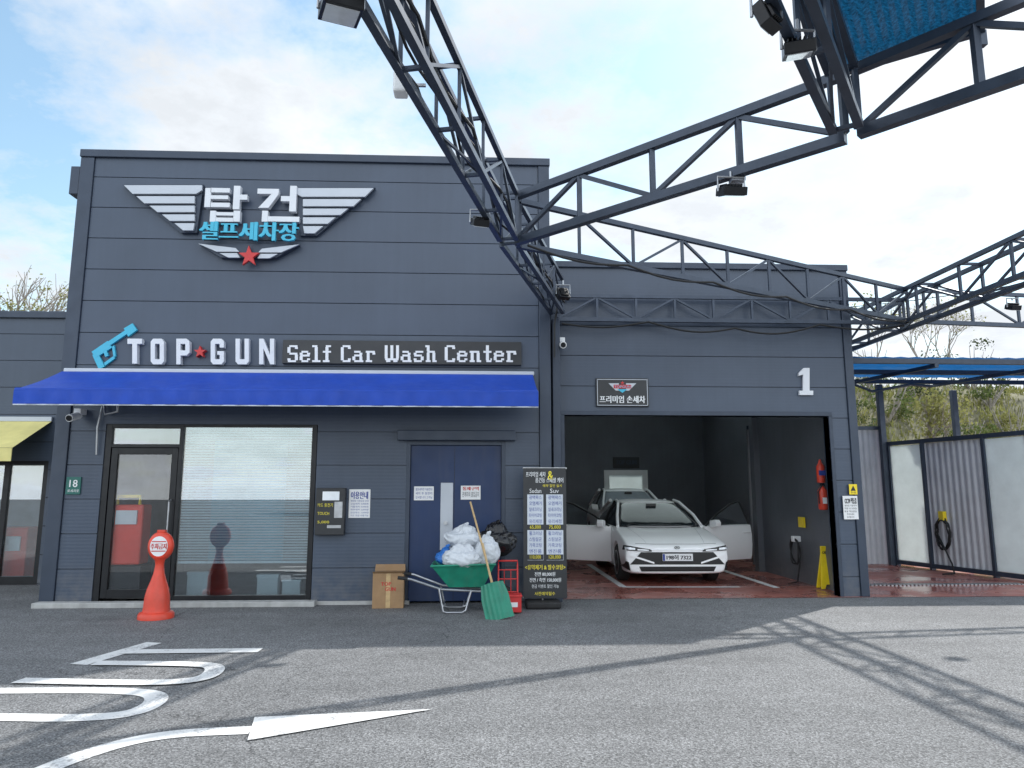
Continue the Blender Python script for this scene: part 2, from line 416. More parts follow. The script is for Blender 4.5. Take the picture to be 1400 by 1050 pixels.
zt=wz1; zb=wz0
ztran=P(190,607,D).z
for u0,u1 in ((135,146),(240,245),(423,430)): fr.box(xw(u0),xw(u1),yf0,yf1,zb-.04,zt)
fr.box(xw(146),xw(240),yf0+.002,yf1-.002,zt-.06,zt); fr.box(xw(245),xw(423),yf0+.002,yf1-.002,zt-.04,zt)
fr.box(xw(146),xw(240),yf0+.002,yf1-.002,ztran-.05,ztran); fr.box(xw(245),xw(423),yf0+.002,yf1-.002,zb-.04,zb+.03)
win=fr.build('window',M['black'],shop,bevel=.004)
gl=MB(); gl.box(xw(245),xw(423),D+.05,D+.062,zb+.03,zt-.04); gl.build('pane',M['glass'],win)
gl=MB(); gl.box(xw(146),xw(240),D+.05,D+.062,ztran,zt-.06); gl.build('pane',M['glass'],win)
gd=MB(); gx0,gx1=xw(147),xw(239)
gd.box(gx0,gx0+.09,yf0+.01,yf1-.01,zb,ztran-.055); gd.box(gx1-.09,gx1,yf0+.01,yf1-.01,zb,ztran-.055)
gd.box(gx0+.09,gx1-.09,yf0+.01,yf1-.01,ztran-.15,ztran-.055); gd.box(gx0+.09,gx1-.09,yf0+.01,yf1-.01,zb,zb+.12)
gdo=gd.build('glass_door',M['black'],shop,bevel=.004)
b=MB(); b.box(gx0+.09,gx1-.09,D+.05,D+.062,zb+.12,ztran-.15); b.build('pane',M['glassd'],gdo)
b=MB(); hx=gx1-.045; b.tube([(hx,D-.005,1.0),(hx,D-.06,1.03),(hx,D-.06,1.45),(hx,D-.005,1.48)],.012); b.build('handle',M['steel'],gdo,smooth=True)
bl=MB(); bx0,bx1=xw(246),xw(422); zlow=P(340,768,D+.1).z; z=zt-.06; i=0
while z>zlow:
    bl.add([(bx0,D+.085,z),(bx1,D+.085,z),(bx1,D+.098,z-.026),(bx0,D+.098,z-.026)],[(0,1,2,3)]); z-=.039
bl.box(bx0,bx1,D+.08,D+.11,zt-.06,zt-.03); bl.box(bx0,bx1,D+.08,D+.11,zlow-.02,zlow)
tag(bl.build('window_blind',M['blind']),'pale horizontal slat blind lowered behind the large shop window','blind')
b=MB(); b.box(P(305,700,11.3).x,P(400,700,11.3).x,10.8,10.86,.6,2.35); tag(b.build('teal_reflection_screen',M['teal']),'added teal screen behind the window blind standing for a teal reflection','screen')  # added screen gives the window the teal tint of a reflection
t=thing('vacuum_cabinet','red upright cabinet seen through the left glass door','cabinet',(P(171,770,10.9).x,10.9,.09))
c=P(172,730,10.72); cz1=P(172,690,10.72).z
b=MB(); b.box(c.x-.22,c.x+.22,10.72,11.02,.55,cz1); b.build('body',M['redcab'],t,bevel=.03)
b=MB(); b.box(c.x-.15,c.x+.15,10.69,10.718,cz1-.28,cz1-.08); b.build('panel',M['white'],t)
b=MB(); b.tube([(c.x-.2,10.82,cz1),(c.x-.2,10.82,cz1+.12),(c.x+.12,10.82,cz1+.12),(c.x+.12,10.82,cz1)],.025); b.build('handle',M['yel'],t,smooth=True)
b=MB(); b.box(c.x-.25,c.x+.25,10.71,11.07,.09,.54); b.build('plinth',M['board'],t,bevel=.01)
for i,(u,w,h,lab) in enumerate(((362,.3,.3,'white storage box on the floor behind the window, left one'),(395,.26,.22,'small white storage box behind the window, right of the other'),(265,.3,.34,'white carton behind the window near the glass door'))):
    x=P(u,800,10.75).x; b=MB(); b.box(x-w/2,x+w/2,10.74,10.785,.09,.09+h) if False else b.box(x-w/2,x+w/2,10.87,11.0,.09,.09+h); b.box(x-w/2-.01,x+w/2+.01,10.865,11.01,.09+h*.86,.09+h+.004)
    tag(b.build('storage_box',M['white'],bevel=.008),lab,'box',group='boxes behind the shop window')
b=MB(); b.box(dx0,dx0+.06,D+.0,D+.12,0,dz1); b.box(dx1-.06,dx1,D+.0,D+.12,0,dz1); b.box(dx0+.06,dx1-.06,D+.0,D+.12,dz1-.06,dz1); b.build('door_frame',M['trim'],shop,bevel=.004)
xm=P(612,700,D).x+.02
b=MB(); b.box(dx0+.062,dx1-.062,D+.045,D+.09,.03,dz1-.062)
door=b.build('door',M['navy'],shop,bevel=.004)
b=MB(); b.box(xm+.07,xm+.075,D+.043,D+.0448,.03,dz1-.07); b.build('door_seam',M['black'],door)
b=MB(); b.pbox(602,660,619,752,D+.035,.009); b.build('door_glass',M['silver'],door,bevel=.003)
b=MB(); q=P(609,715,D); b.lathe([(.03,0),(.03,.01),(.012,.012),(.012,.05),(.028,.055),(.028,.075)],(0,0,0),16,Matrix.Translation((q.x,D+.034,q.z))@Matrix.Rotation(R(90),4,'X')); b.build('handle',M['steel'],door,smooth=True)
b=MB(); b.pbox(543,588,705,602,D-.13,.128); b.build('door_hood',M['trim'],shop,bevel=.01)
def notice(name,u0,v0,u1,v1,Y,lab,lines,head=None,hm=None,pm=None,im=None,cat='notice'):
    c=P((u0+u1)/2,(v0+v1)/2,Y); t=thing(name,lab,cat,(c.x,Y,c.z))
    b=MB(); b.pbox(u0,v0,u1,v1,Y,.004); b.build('sheet',pm or M['paper'],t)
    L=MB(); n=len(lines); top=v0+(v1-v0)*(.08 if not head else .36)
    hh=(v1-top-1)/max(n,1)
    for i,s in enumerate(lines):
        wdt=(u1-u0)*(.84 if len(s)>5 else .5); um=(u0+u1)/2
        L.ptext(s,um-wdt/2,top+i*hh+hh*.12,um+wdt/2,top+i*hh+hh*.78,Y-.002)
    if lines: L.build('lettering',im or M['ink'],t)
    if head:
        b=MB(); b.ptext(head,u0+(u1-u0)*.1,v0+(v1-v0)*.08,u1-(u1-u0)*.1,v0+(v1-v0)*.34,Y-.002,bold=.003); b.build('heading',hm or M['red'],t)
    return t
notice('door_notice',566,665,593,684,D+.03,'white paper notice with blue lines on the left of the navy door',['셀프세차장 이용안내','세차 후 뒷정리','감사합니다 고객님'])
notice('door_notice',630,664,657,683,D+.03,'white sign reading 통제구역 in red on the navy door',['관계자외 출입금지'],'통제구역',M['red'],None,M['inkb'])
notice('wall_notice',477,669,506,708,D-.008,'white price notice with small blue print beside the black payment box',['세차장 이용요금 안내','고압세차 3,000원','거품세차 3,000원','하부세차 2,000원','진공청소 1,000원','카드 현금 사용가능'],'이용안내',M['ink'])
c=P(450,700,D-.12); t=thing('payment_kiosk','black wall mounted payment machine with small screen beside the window','machine',(c.x,D,c.z))
b=MB(); b.pbox(431,667,471,732,D-.12,.118); b.build('housing',M['board'],t,bevel=.012)
b=MB(); b.pbox(441,672,464,684,D-.125,.004); b.build('screen',M['lamp'],t)
b=MB(); b.pbox(457,686,468,708,D-.126,.005); b.build('keypad',M['steel'],t)
b=MB(); b.ptext('카드 충전기',434,688,455,693,D-.123); b.ptext('TOUCH',434,700,450,704,D-.123); b.ptext('5,000',434,712,450,716,D-.123);  b.build('lettering',M['yelink'],t)
b=MB(); b.pbox(447,718,466,722,D-.126,.005); b.build('card_slot',M['steel'],t)
c=P(100,663,D-.02); t=thing('house_number_plate','small green plate with white 18 at the left wall corner','number plate',(c.x,D,c.z))
b=MB(); b.pbox(90,652,110,676,D-.022,.02); b.build('plate',M['platg'],t,bevel=.004)
b=MB(); b.ptext('18',95,656,106,666,D-.0245,bold=.002); b.ptext('로세차로',92,669,108,673,D-.0245); b.build('lettering',M['white'],t)

# ================================================================== AWNING
AX0,AX1=-6.11,.77; yF=9.5; zW=3.35; zF=2.93
aw=thing('awning','long royal blue fabric awning over the shop front','awning',((AX0+AX1)/2,D,zW))
b=MB(); n=40; vs=[];fs=[]
for i in range(n+1):
    x=AX0+(AX1-AX0)*i/n; sag=.012*math.sin(i*math.pi/5)
    for k in range(7):
        tt=k/6; vs.append((x,D-.12+(yF-D+.12)*tt,zW-.02+(zF-zW+.02)*tt-math.sin(tt*math.pi)*(.02+abs(sag))))
for i in range(n):
    for k in range(6): a_=i*7+k; fs.append((a_,a_+1,a_+8,a_+7))
b.add(vs,fs); b.build('canopy',M['awn'],aw,smooth=True)
b=MB(); vs=[];fs=[]; n=160
for i in range(n+1):
    x=AX0+(AX1-AX0)*i/n; w=.012*math.sin(i*.9)+.006*math.sin(i*2.3)
    vs+=[(x,yF-.035,zF-.015),(x,yF-.037+w*.5,zF-.1),(x,yF-.035+w,zF-.20)]
for i in range(n):
    for k in range(2): a_=i*3+k; fs.append((a_,a_+3,a_+4,a_+1))
b.add(vs,fs); b.build('valance',M['awn'],aw,smooth=True)
b=MB(); b.box(AX0,AX1,yF-.036,yF+.03,zF-.03,zF+.015); b.build('front_rail',M['awn'],aw,bevel=.01)
b=MB(); b.box(AX0,AX1,yF-.030,yF-.022,zF-.215,zF-.2); b.build('hem',M['silver'],aw)
b=MB(); b.box(AX0+.02,AX1+.02,D-.13,D-.035,zW-.03,zW+.03); b.build('wall_cassette',M['silver'],aw,bevel=.012)
for x in (AX0+.4,-3.9,-1.6,AX1-.5):
    b=MB(); b.bar((x,D-.02,zW-.22),(x+.35,D-.55,zW-.34),.035); b.bar((x+.35,D-.55,zW-.34),(x,yF+.05,zF-.07),.03); b.build('folding_arm',M['steel'],aw)

# ================================================================== SIGNS ON SHOP
Ys=D-.13
t=thing('wing_emblem_sign','silver winged emblem sign with white and cyan Korean letters and a red star','sign',(P(340,300,D).x,D,P(340,300,D).z))
bars=[[(169,253),(276,253),(276,260),(268,265),(181,265)],[(186,268),(266,268),(266,278),(197,278)],[(204,281),(266,281),(266,290),(215,290)],[(221,293),(266,293),(266,302),(232,302)],[(238,305),(266,305),(264,315),(250,315)]]
backp=[(167,252),(278,252),(269,318),(247,318)]
for s in (0,1):
    f=(lambda p:(p[0],p[1])) if s==0 else (lambda p:(680-p[0],p[1]+4))
    b=MB()
    for q in bars: b.pprism([f(p) for p in q],Ys,.045)
    w=b.build('wing',M['silver'],t,bevel=.004)
    b=MB(); b.pprism([f(p) for p in backp],Ys+.05,.07); b.build('backing',M['trim'],w)
rects=[(280,257,288,283),(288,257,314,263),(288,267,312,272),(288,277,314,283),(319,254,328,286),(328,266,338,273),(287,288,295,303),(319,288,328,303),(295,290,319,294.5),(295,297.5,319,303),
 (352,258,381,265),(396,254,405,289),(384,268,396,275),(358,288,366,303),(366,296,409,303)]
b=MB()
for r_ in rects: b.pbox(*r_,Ys-.03,.09)
b.pprism([(371,265.2),(381,265.2),(367,284),(353,284)],Ys-.03,.09)
b.build('lettering',M['letter'],t)
b=MB(); b.ptext('셀프세차장',275,305,408,330,Ys-.03,.05,bold=.014); b.build('lettering',M['cyan'],t)
b=MB(); b.pprism([(271,333),(409,334),(378,352),(302,352)],Ys+.03,.09); b.build('backing',M['trim'],t)
for sx in (0,1):
    b=MB()
    for q in ([(271,333),(322,339),(327,344),(296,344)],[(300,346),(324,346),(328,352),(312,352)]): b.pprism(q if not sx else [(680-p[0],p[1]+1) for p in q],Ys-.01,.035)
    b.build('chevron',M['silver'],t)
def star(cx,cy,ro,ri=.40): return [(cx+(ro if i%2==0 else ro*ri)*math.sin(i*math.pi/5),cy-(ro if i%2==0 else ro*ri)*math.cos(i*math.pi/5)) for i in range(10)]
b=MB(); b.pprism(star(340,350,15),Ys-.05,.05); b.build('star',M['red'],t,bevel=.004)

t=thing('letter_sign','raised white block letters with a small red star and cyan nozzle logo','sign',(P(270,480,D).x,D,P(270,480,D).z))
Yt=D-.09
LET={'T':[[(172,463),(196,463),(196,470),(172,470)],[(180,470),(188,470),(188,497),(180,497)]],
'O':[[(208,463),(222,463),(226,467),(226,470),(204,470),(204,467)],[(204,470),(211,470),(211,491),(204,491)],[(219,470),(226,470),(226,491),(219,491)],[(204,491),(226,491),(226,494),(222,498),(208,498),(204,494)]],
'P':[[(239,463),(246,463),(246,498),(239,498)],[(246,463),(256,463),(261,467),(261,470),(246,470)],[(254,470),(261,470),(261,479),(254,479)],[(246,479),(261,479),(261,482),(256,486),(246,486)]],
'G':[[(290,463),(304,463),(308,467),(308,470),(286,470),(286,467)],[(286,470),(293,470),(293,491),(286,491)],[(301,470),(308,470),(308,475),(301,475)],[(297,480),(308,480),(308,485),(297,485)],[(301,485),(308,485),(308,491),(301,491)],[(286,491),(308,491),(308,494),(304,498),(290,498),(286,494)]],
'U':[[(320,463),(327,463),(327,491),(320,491)],[(335,463),(342,463),(342,491),(335,491)],[(320,491),(342,491),(342,494),(338,498),(324,498),(320,494)]],
'N':[[(352,463),(359,463),(359,498),(352,498)],[(370,463),(377,463),(377,498),(370,498)],[(359,463),(370,485),(370,497),(359,476)]]}
for k,ps in LET.items():
    b=MB(); cx_=(min(p[0] for q in ps for p in q)+max(p[0] for q in ps for p in q))/2
    for q in ps: b.pprism([(cx_+(p[0]-cx_)*.82,p[1]) for p in q],Yt,.085)
    b.build('letter',M['letter'],t)
b=MB(); b.pprism(star(273,481,8.5),Yt,.085); b.build('star',M['red'],t)
Yn=D-.05
b=MB()
for i,q in enumerate(([(146,468),(171,451.5),(174,456),(149,473)],[(169,449),(181,442),(187,451),(175,460)],[(125,481),(147,466),(153,475),(131,489)],[(126,485),(134,483),(143,501),(135,505)],[(153,474),(156,472),(158,487),(155,488)],[(142,496),(155,487),(157.5,489.5),(143.5,500)])):
    b.pprism(q,Yn+.0018*i,.046-.0018*i)
b.build('nozzle_logo',M['cyan'],t)
b=MB(); b.pprism([(141,481),(145,478.5),(148,486),(144,488)],Yn,.046); b.build('nozzle_trigger',M['cyan'],t)
t=thing('strip_sign','dark strip sign reading Self Car Wash Center in white','sign',(P(549,482,D).x,D,P(549,482,D).z))
b=MB(); b.pbox(386,466,713,498,D-.08,.078); b.build('board',M['board'],t,bevel=.006)
GL={'S':['.######','##...##','##.....','##.....','.######','.....##','.....##','##...##','######.'],
'e':['','','','.#####.','##...##','#######','##.....','##...##','.#####.'],
'l':['####','..##','..##','..##','..##','..##','..##','..##','######'],
'f':['..####','..##..','..##..','######','..##..','..##..','..##..','..##..','#####.'],
'C':['.######','##...##','##.....','##.....','##.....','##.....','##.....','##...##','.######'],
'a':['','','','.#####.','.....##','.######','##...##','##...##','.#######'],
'r':['','','','#######','.##..##','.##....','.##....','.##....','#####..'],
'W':['##..##..##','##..##..##','##..##..##','##..##..##','##..##..##','##..##..##','##..##..##','##########','.###..###.'],
's':['','','','.######','##.....','######.','.....##','##...##','######.'],
'h':['###.....','.##.....','.##.....','.######.','.##..##.','.##..##.','.##..##.','.##..##.','####.###'],
'n':['','','','#######.','.##..##.','.##..##.','.##..##.','.##..##.','####.###'],
't':['..##..','..##..','..##..','######','..##..','..##..','..##..','..##.#','..####']}
for wd,u0,u1 in (('Self',393,453),('Car',466,513),('Wash',526,597),('Center',608,706)):
    b=MB(); tot=sum(max(len(r_) for r_ in GL[ch])+1.2 for ch in wd)-1.2; cw=(u1-u0)/tot; x=u0; chh=(495-472)/9
    for ch in wd:
        for ri,row in enumerate(GL[ch]):
            k=0
            while k<len(row):
                if row[k]=='#':
                    e=k
                    while e<len(row) and row[e]=='#': e+=1
                    up=ri>0 and (GL[ch][ri-1]+' '*9)[k:e].count('#')==e-k
                    sh_=.28*cw if not up and e-k>3 else 0
                    b.pbox(x+k*cw+sh_,472+ri*chh,x+e*cw-sh_,472+(ri+1)*chh,D-.095,.013); k=e
                else: k+=1
        x+=(max(len(r_) for r_ in GL[ch])+1.2)*cw
    b.build('lettering',M['white'],t)

def camera_unit(u,v,Y,lab):
    c=P(u,v,Y); t=thing('security_camera',lab,'camera',c)
    b=MB(); b.box(c.x-.05,c.x+.05,Y-.02,D-.005 if Y<D else Y+.1,c.z+.02,c.z+.1); b.build('bracket',M['white'],t,bevel=.005)
    b=MB(); b.tube([(c.x,Y-.2,c.z-.06),(c.x,Y+.02,c.z)],.055,14); b.build('housing',M['white'],t,smooth=True)
    b=MB(); b.tube([(c.x,Y-.215,c.z-.064),(c.x,Y-.202,c.z-.06)],.04,14); b.build('lens',M['black'],t)
camera_unit(106,568,D-.15,'white security camera under the left end of the awning')
camera_unit(768,470,DG-.18,'small white security camera on the garage wall beside the shop corner')
b=MB(); q=P(150,565,D-.06)
b.tube([(q.x-.1,D-.05,q.z+.15),(q.x-.05,D-.08,q.z-.02),(q.x+.12,D-.08,q.z+.02),(q.x+.1,D-.05,q.z+.2)],.02,8); b.tube([(q.x-.12,D-.05,q.z+.1),(q.x-.16,D-.06,q.z-.2),(q.x-.15,D-.04,q.z-.6)],.012,6)
tag(b.build('wall_cable',M['steel'],smooth=True),'grey looped cable under the awning beside the security camera','cable')

# ================================================================== GARAGE BUILDING
GX0=XR+.03; GX1=5.95; GZ=5.27
ox0=P(773,700,DG).x; ox1=P(1141,700,DG).x; oz=2.78
gar=thing('garage_building','lower charcoal wash garage with one wide open bay and number 1','building',(GX0,DG,0))
siding(GX0,GX1-.12,0,GZ-.1,DG,[(ox0,ox1,-1,oz)],.49,.30).build('wall',M['gside'],gar)
b=MB(); b.box(GX0,GX1+.03,DG-.05,DG+.25,GZ-.1,GZ); b.build('parapet_cap',M['trim'],gar,bevel=.008)
b=MB(); b.box(GX1-.115,GX1+.02,DG-.03,DG+.18,0,GZ-.102); b.build('corner_trim',M['trim'],gar,bevel=.01)
b=MB(); b.box(ox0-.06,ox0,DG-.015,DG+.2,0,oz); b.box(ox1,ox1+.06,DG-.015,DG+.2,0,oz); b.box(ox0-.06,ox1+.06,DG-.015,DG+.2,oz,oz+.07); b.build('opening_frame',M['trim'],gar,bevel=.005)
b=MB(); BW=23.2; RX=7.35
b.box(GX0,ox0-.07,DG+.2,BW,0,GZ-.3); b.box(5.72,GX1-.02,DG+.2,14.4,0,GZ-.3); b.box(5.6,GX1+.1,14.4,14.62,0,GZ-.3); b.box(GX1+.1,RX,14.45,14.6,0,GZ-.3); b.box(RX,RX+.15,14.45,BW,0,GZ-.3)
wa=P(829,646,BW-.0); wb=P(883,692,BW)
for p,q,a_,c_ in wall_pieces(GX0,RX+.15,0,GZ-.3,[(wa.x,wb.x,wb.z,wa.z)],50,-1): b.box(p,q,BW,BW+.15,a_,c_)
b.build('inner_wall',M['inner'],gar)
b=MB(); sk=MB()
for (x0_,x1_,y0_,y1_,so_) in ((GX0,GX1,DG+.19,14.6,[(1.6,5.5,11.4,14.2)]),(GX0,RX+.15,14.61,BW+.15,[(1.9,6.8,16.0,21.5)])):
    for (a0_,a1_,c0_,c1_) in so_:
        b.box(x0_,x1_,y0_,c0_,GZ-.3,GZ-.2); b.box(x0_,x1_,c1_,y1_,GZ-.3,GZ-.2); b.box(x0_,a0_,c0_,c1_,GZ-.3,GZ-.2); b.box(a1_,x1_,c0_,c1_,GZ-.3,GZ-.2)
        sk.box(a0_,a1_,c0_,c1_,GZ-.26,GZ-.25)
rf=b.build('roof',M['inner'],gar); sk.build('added_skylight',M['milky'],rf)  # milky roof openings added out of view to brighten the bay and car
b=MB(); w_=.09
b.box(wa.x-.08,wa.x+w_,BW-.04,BW+.05,wb.z-.08,wa.z+.08); b.box(wb.x-w_,wb.x+.08,BW-.04,BW+.05,wb.z-.08,wa.z+.08); b.box(wa.x+w_,wb.x-w_,BW-.04,BW+.05,wa.z-w_,wa.z+.08); b.box(wa.x+w_,wb.x-w_,BW-.04,BW+.05,wb.z-.08,wb.z+w_)
wn_=b.build('window',M['white'],gar,bevel=.005)
b=MB(); b.box(wa.x+w_,wb.x-w_,BW+.05,BW+.06,wb.z+w_,wa.z-w_); b.build('pane',M['milky'],wn_)
b=MB(); b.pbox(838,625,874,640,BW-.03,.02); t=tag(b.build('wall_sign',M['board']),'small dark sign above the white window at the back of the garage','sign')
b=MB(); b.ptext('TOP GUN',842,629,870,635,BW-.035,bold=.01); b.build('lettering',M['trim'],t)
b=MB(); b.pprism([(1092,510),(1099,503),(1107,503),(1107,534),(1112,534),(1112,540),(1093,540),(1093,534),(1098,534),(1098,512),(1092,514)],DG-.05,.045)
tag(b.build('bay_number',M['letter'],bevel=.003),'white raised number 1 on the garage wall','number')
t=thing('plaque_sign','dark plaque reading 프리미엄 손세차 above the garage opening','sign',(P(851,536,DG).x,DG,P(851,536,DG).z))
b=MB(); b.pbox(815,517,887,556,DG-.045,.04); b.build('board',M['board'],t,bevel=.01)
b=MB()
for q in ((816.5,518.5,885.5,519.3),(816.5,553.7,885.5,554.5),(816.5,519.3,817.3,553.7),(884.7,519.3,885.5,553.7)): b.pbox(*q,DG-.048,.002)
b.build('border',M['silver'],t)
b=MB(); b.ptext('프리미엄 손세차',820,541,882,551,DG-.0475,bold=.004); b.build('lettering',M['white'],t)
for q in ([(832,524),(846,524),(846,534),(842,534)],[(870,524),(856,524),(856,534),(860,534)]): b=MB(); b.pprism(q,DG-.048,.002); b.build('wing',M['silver'],t)
b=MB(); b.pprism(star(851,523.5,3),DG-.05,.002); b.pbox(839,526,863,531,DG-.0505,.002);b.build('emblem',M['red'],t)
b=MB(); b.ptext('TOPGUN',840,527,862,530.3,DG-.052); b.pprism([(844,532),(858,532),(851,537)],DG-.0505,.002); b.build('emblem_lettering',M['cyan'],t)
b=MB(); b.box(GX0+.02,GX0+.12,DG-.12,DG-.02,0,4.4); tag(b.build('downpipe',M['trim'],bevel=.01),'dark square downpipe between the shop corner and the garage','pipe')

def onwall(u,v): return PX(u,v,5.69)
EY=11.62; EXX=5.64
t=thing('fire_extinguisher','red fire extinguisher hung on the right garage wall','fire extinguisher',(EXX,EY,1.35))
q=Vector((EXX,EY,0)); z0=P(1136,697,EY).z; z1=P(1136,664,EY).z
b=MB(); b.lathe([(.06,z0),(.075,z0+.02),(.075,z1-.08),(.03,z1-.02),(.02,z1)],(q.x,q.y,0),16); b.build('cylinder',M['orange'],t,smooth=True)
b=MB(); b.box(q.x-.02,q.x+.02,q.y-.06,q.y+.03,z1,z1+.04); b.tube([(q.x-.02,q.y-.03,z1),(q.x-.09,q.y-.04,z1-.1),(q.x-.08,q.y-.04,z0+.1)],.01,6); b.build('valve',M['black'],t)
b=MB(); b.box(q.x-.04,q.x+.03,q.y-.078,q.y-.074,z0+.1,z0+.2); b.build('label_sticker',M['white'],t)
t=thing('spray_bottle','orange and blue spray bottle holder above the red extinguisher','bottle',(EXX,EY,2.0))
za=P(1134,660,EY).z; zb_=P(1134,628,EY).z
b=MB(); b.lathe([(.06,za),(.065,za+.02),(.065,zb_-.12),(.03,zb_-.06),(.015,zb_)],(q.x-.01,q.y,0),14); b.build('bottle_body',M['orange'],t,smooth=True)
b=MB(); b.box(q.x-.07,q.x+.05,q.y-.075,q.y-.066,za+.12,za+.2); b.build('band',M['ink'],t)
b=MB(); c=onwall(1096,714); b.box(5.68,5.70,c.y-.12,c.y+.12,c.z-.09,c.z+.09); o=tag(b.build('warning_label',M['yel']),'small yellow label on the right inner garage wall above the hose','label')
t=thing('hose_reel','black hose loop hung on the right inner garage wall','hose',(5.6,c.y,.6))
b=MB(); pts=[]
cc_=onwall(1092,750)
for i in range(60):
    a_=i/59*math.pi*5; r_=.17+.01*math.sin(i); pts.append((5.62-.02*math.sin(i*.4),cc_.y+r_*math.cos(a_),cc_.z-.05+r_*1.3*math.sin(a_)))
pts+= [(5.6,cc_.y-.2,.3),(5.5,cc_.y-.3,.05),(5.3,cc_.y-.4,.03)]
b.tube(pts,.014,6); b.build('hose',M['cable'],t,smooth=True)
b=MB(); b.box(5.58,5.72,cc_.y-.05,cc_.y+.05,cc_.z+.12,cc_.z+.22); b.build('hook',M['white'],t,bevel=.01)
Yp=DG-.035
t=thing('pillar_sign','small yellow warning sign on the right garage pillar','sign',(P(1167,669,Yp).x,Yp,P(1167,669,Yp).z))
b=MB(); b.pbox(1161,662,1172,676,Yp-.006,.004); b.build('plate',M['yel'],t); b=MB(); b.pprism([(1166.5,664),(1170,671),(1163,671)],Yp-.009,.002); b.ptext('주의',1163,672,1170,675,Yp-.0085); b.build('symbol',M['inkb'],t)
notice('pillar_notice',1153,678,1173,710,Yp-.008,'white notice with dark print under the yellow sign on the garage pillar',['세차장 이용수칙','차량 내 귀중품','분실 책임없음','주의하세요','감사합니다'],'CCTV 작동중',M['inkb'],None,M['inkb'])

fx=G(1133,806); t=thing('wet_floor_sign','yellow folding wet floor sign at the right edge of the garage opening','floor sign',(fx.x,fx.y,0))
hh=P(1132,745,fx.y).z
for sgn in (-1,1):
    b=MB(); M2=Matrix.Translation((fx.x,fx.y+sgn*.02,hh-.02))@Matrix.Rotation(R(-9*sgn),4,'X')
    b.prism([(-.09,0),(.09,0),(.165,-hh+.03),(.10,-hh+.03),(.07,-hh+.1),(-.07,-hh+.1),(-.10,-hh+.03),(-.165,-hh+.03)],-.012,.012,M2)
    b.build('panel',M['yel'],t,bevel=.006)
M2=Matrix.Translation((fx.x,fx.y-.02,hh-.02))@Matrix.Rotation(R(9),4,'X')
b=MB(); b.text('CAUTION',.15,.045,M2,0,.002,(0,-.015,-.1)); b.prism([(-.07,-.38),(.07,-.38),(0,-.2)],-.016,-.013,M2); b.text('미끄럼주의',.19,.06,M2,0,.002,(0,-.015,-.46)); b.build('lettering',M['inkb'],t)

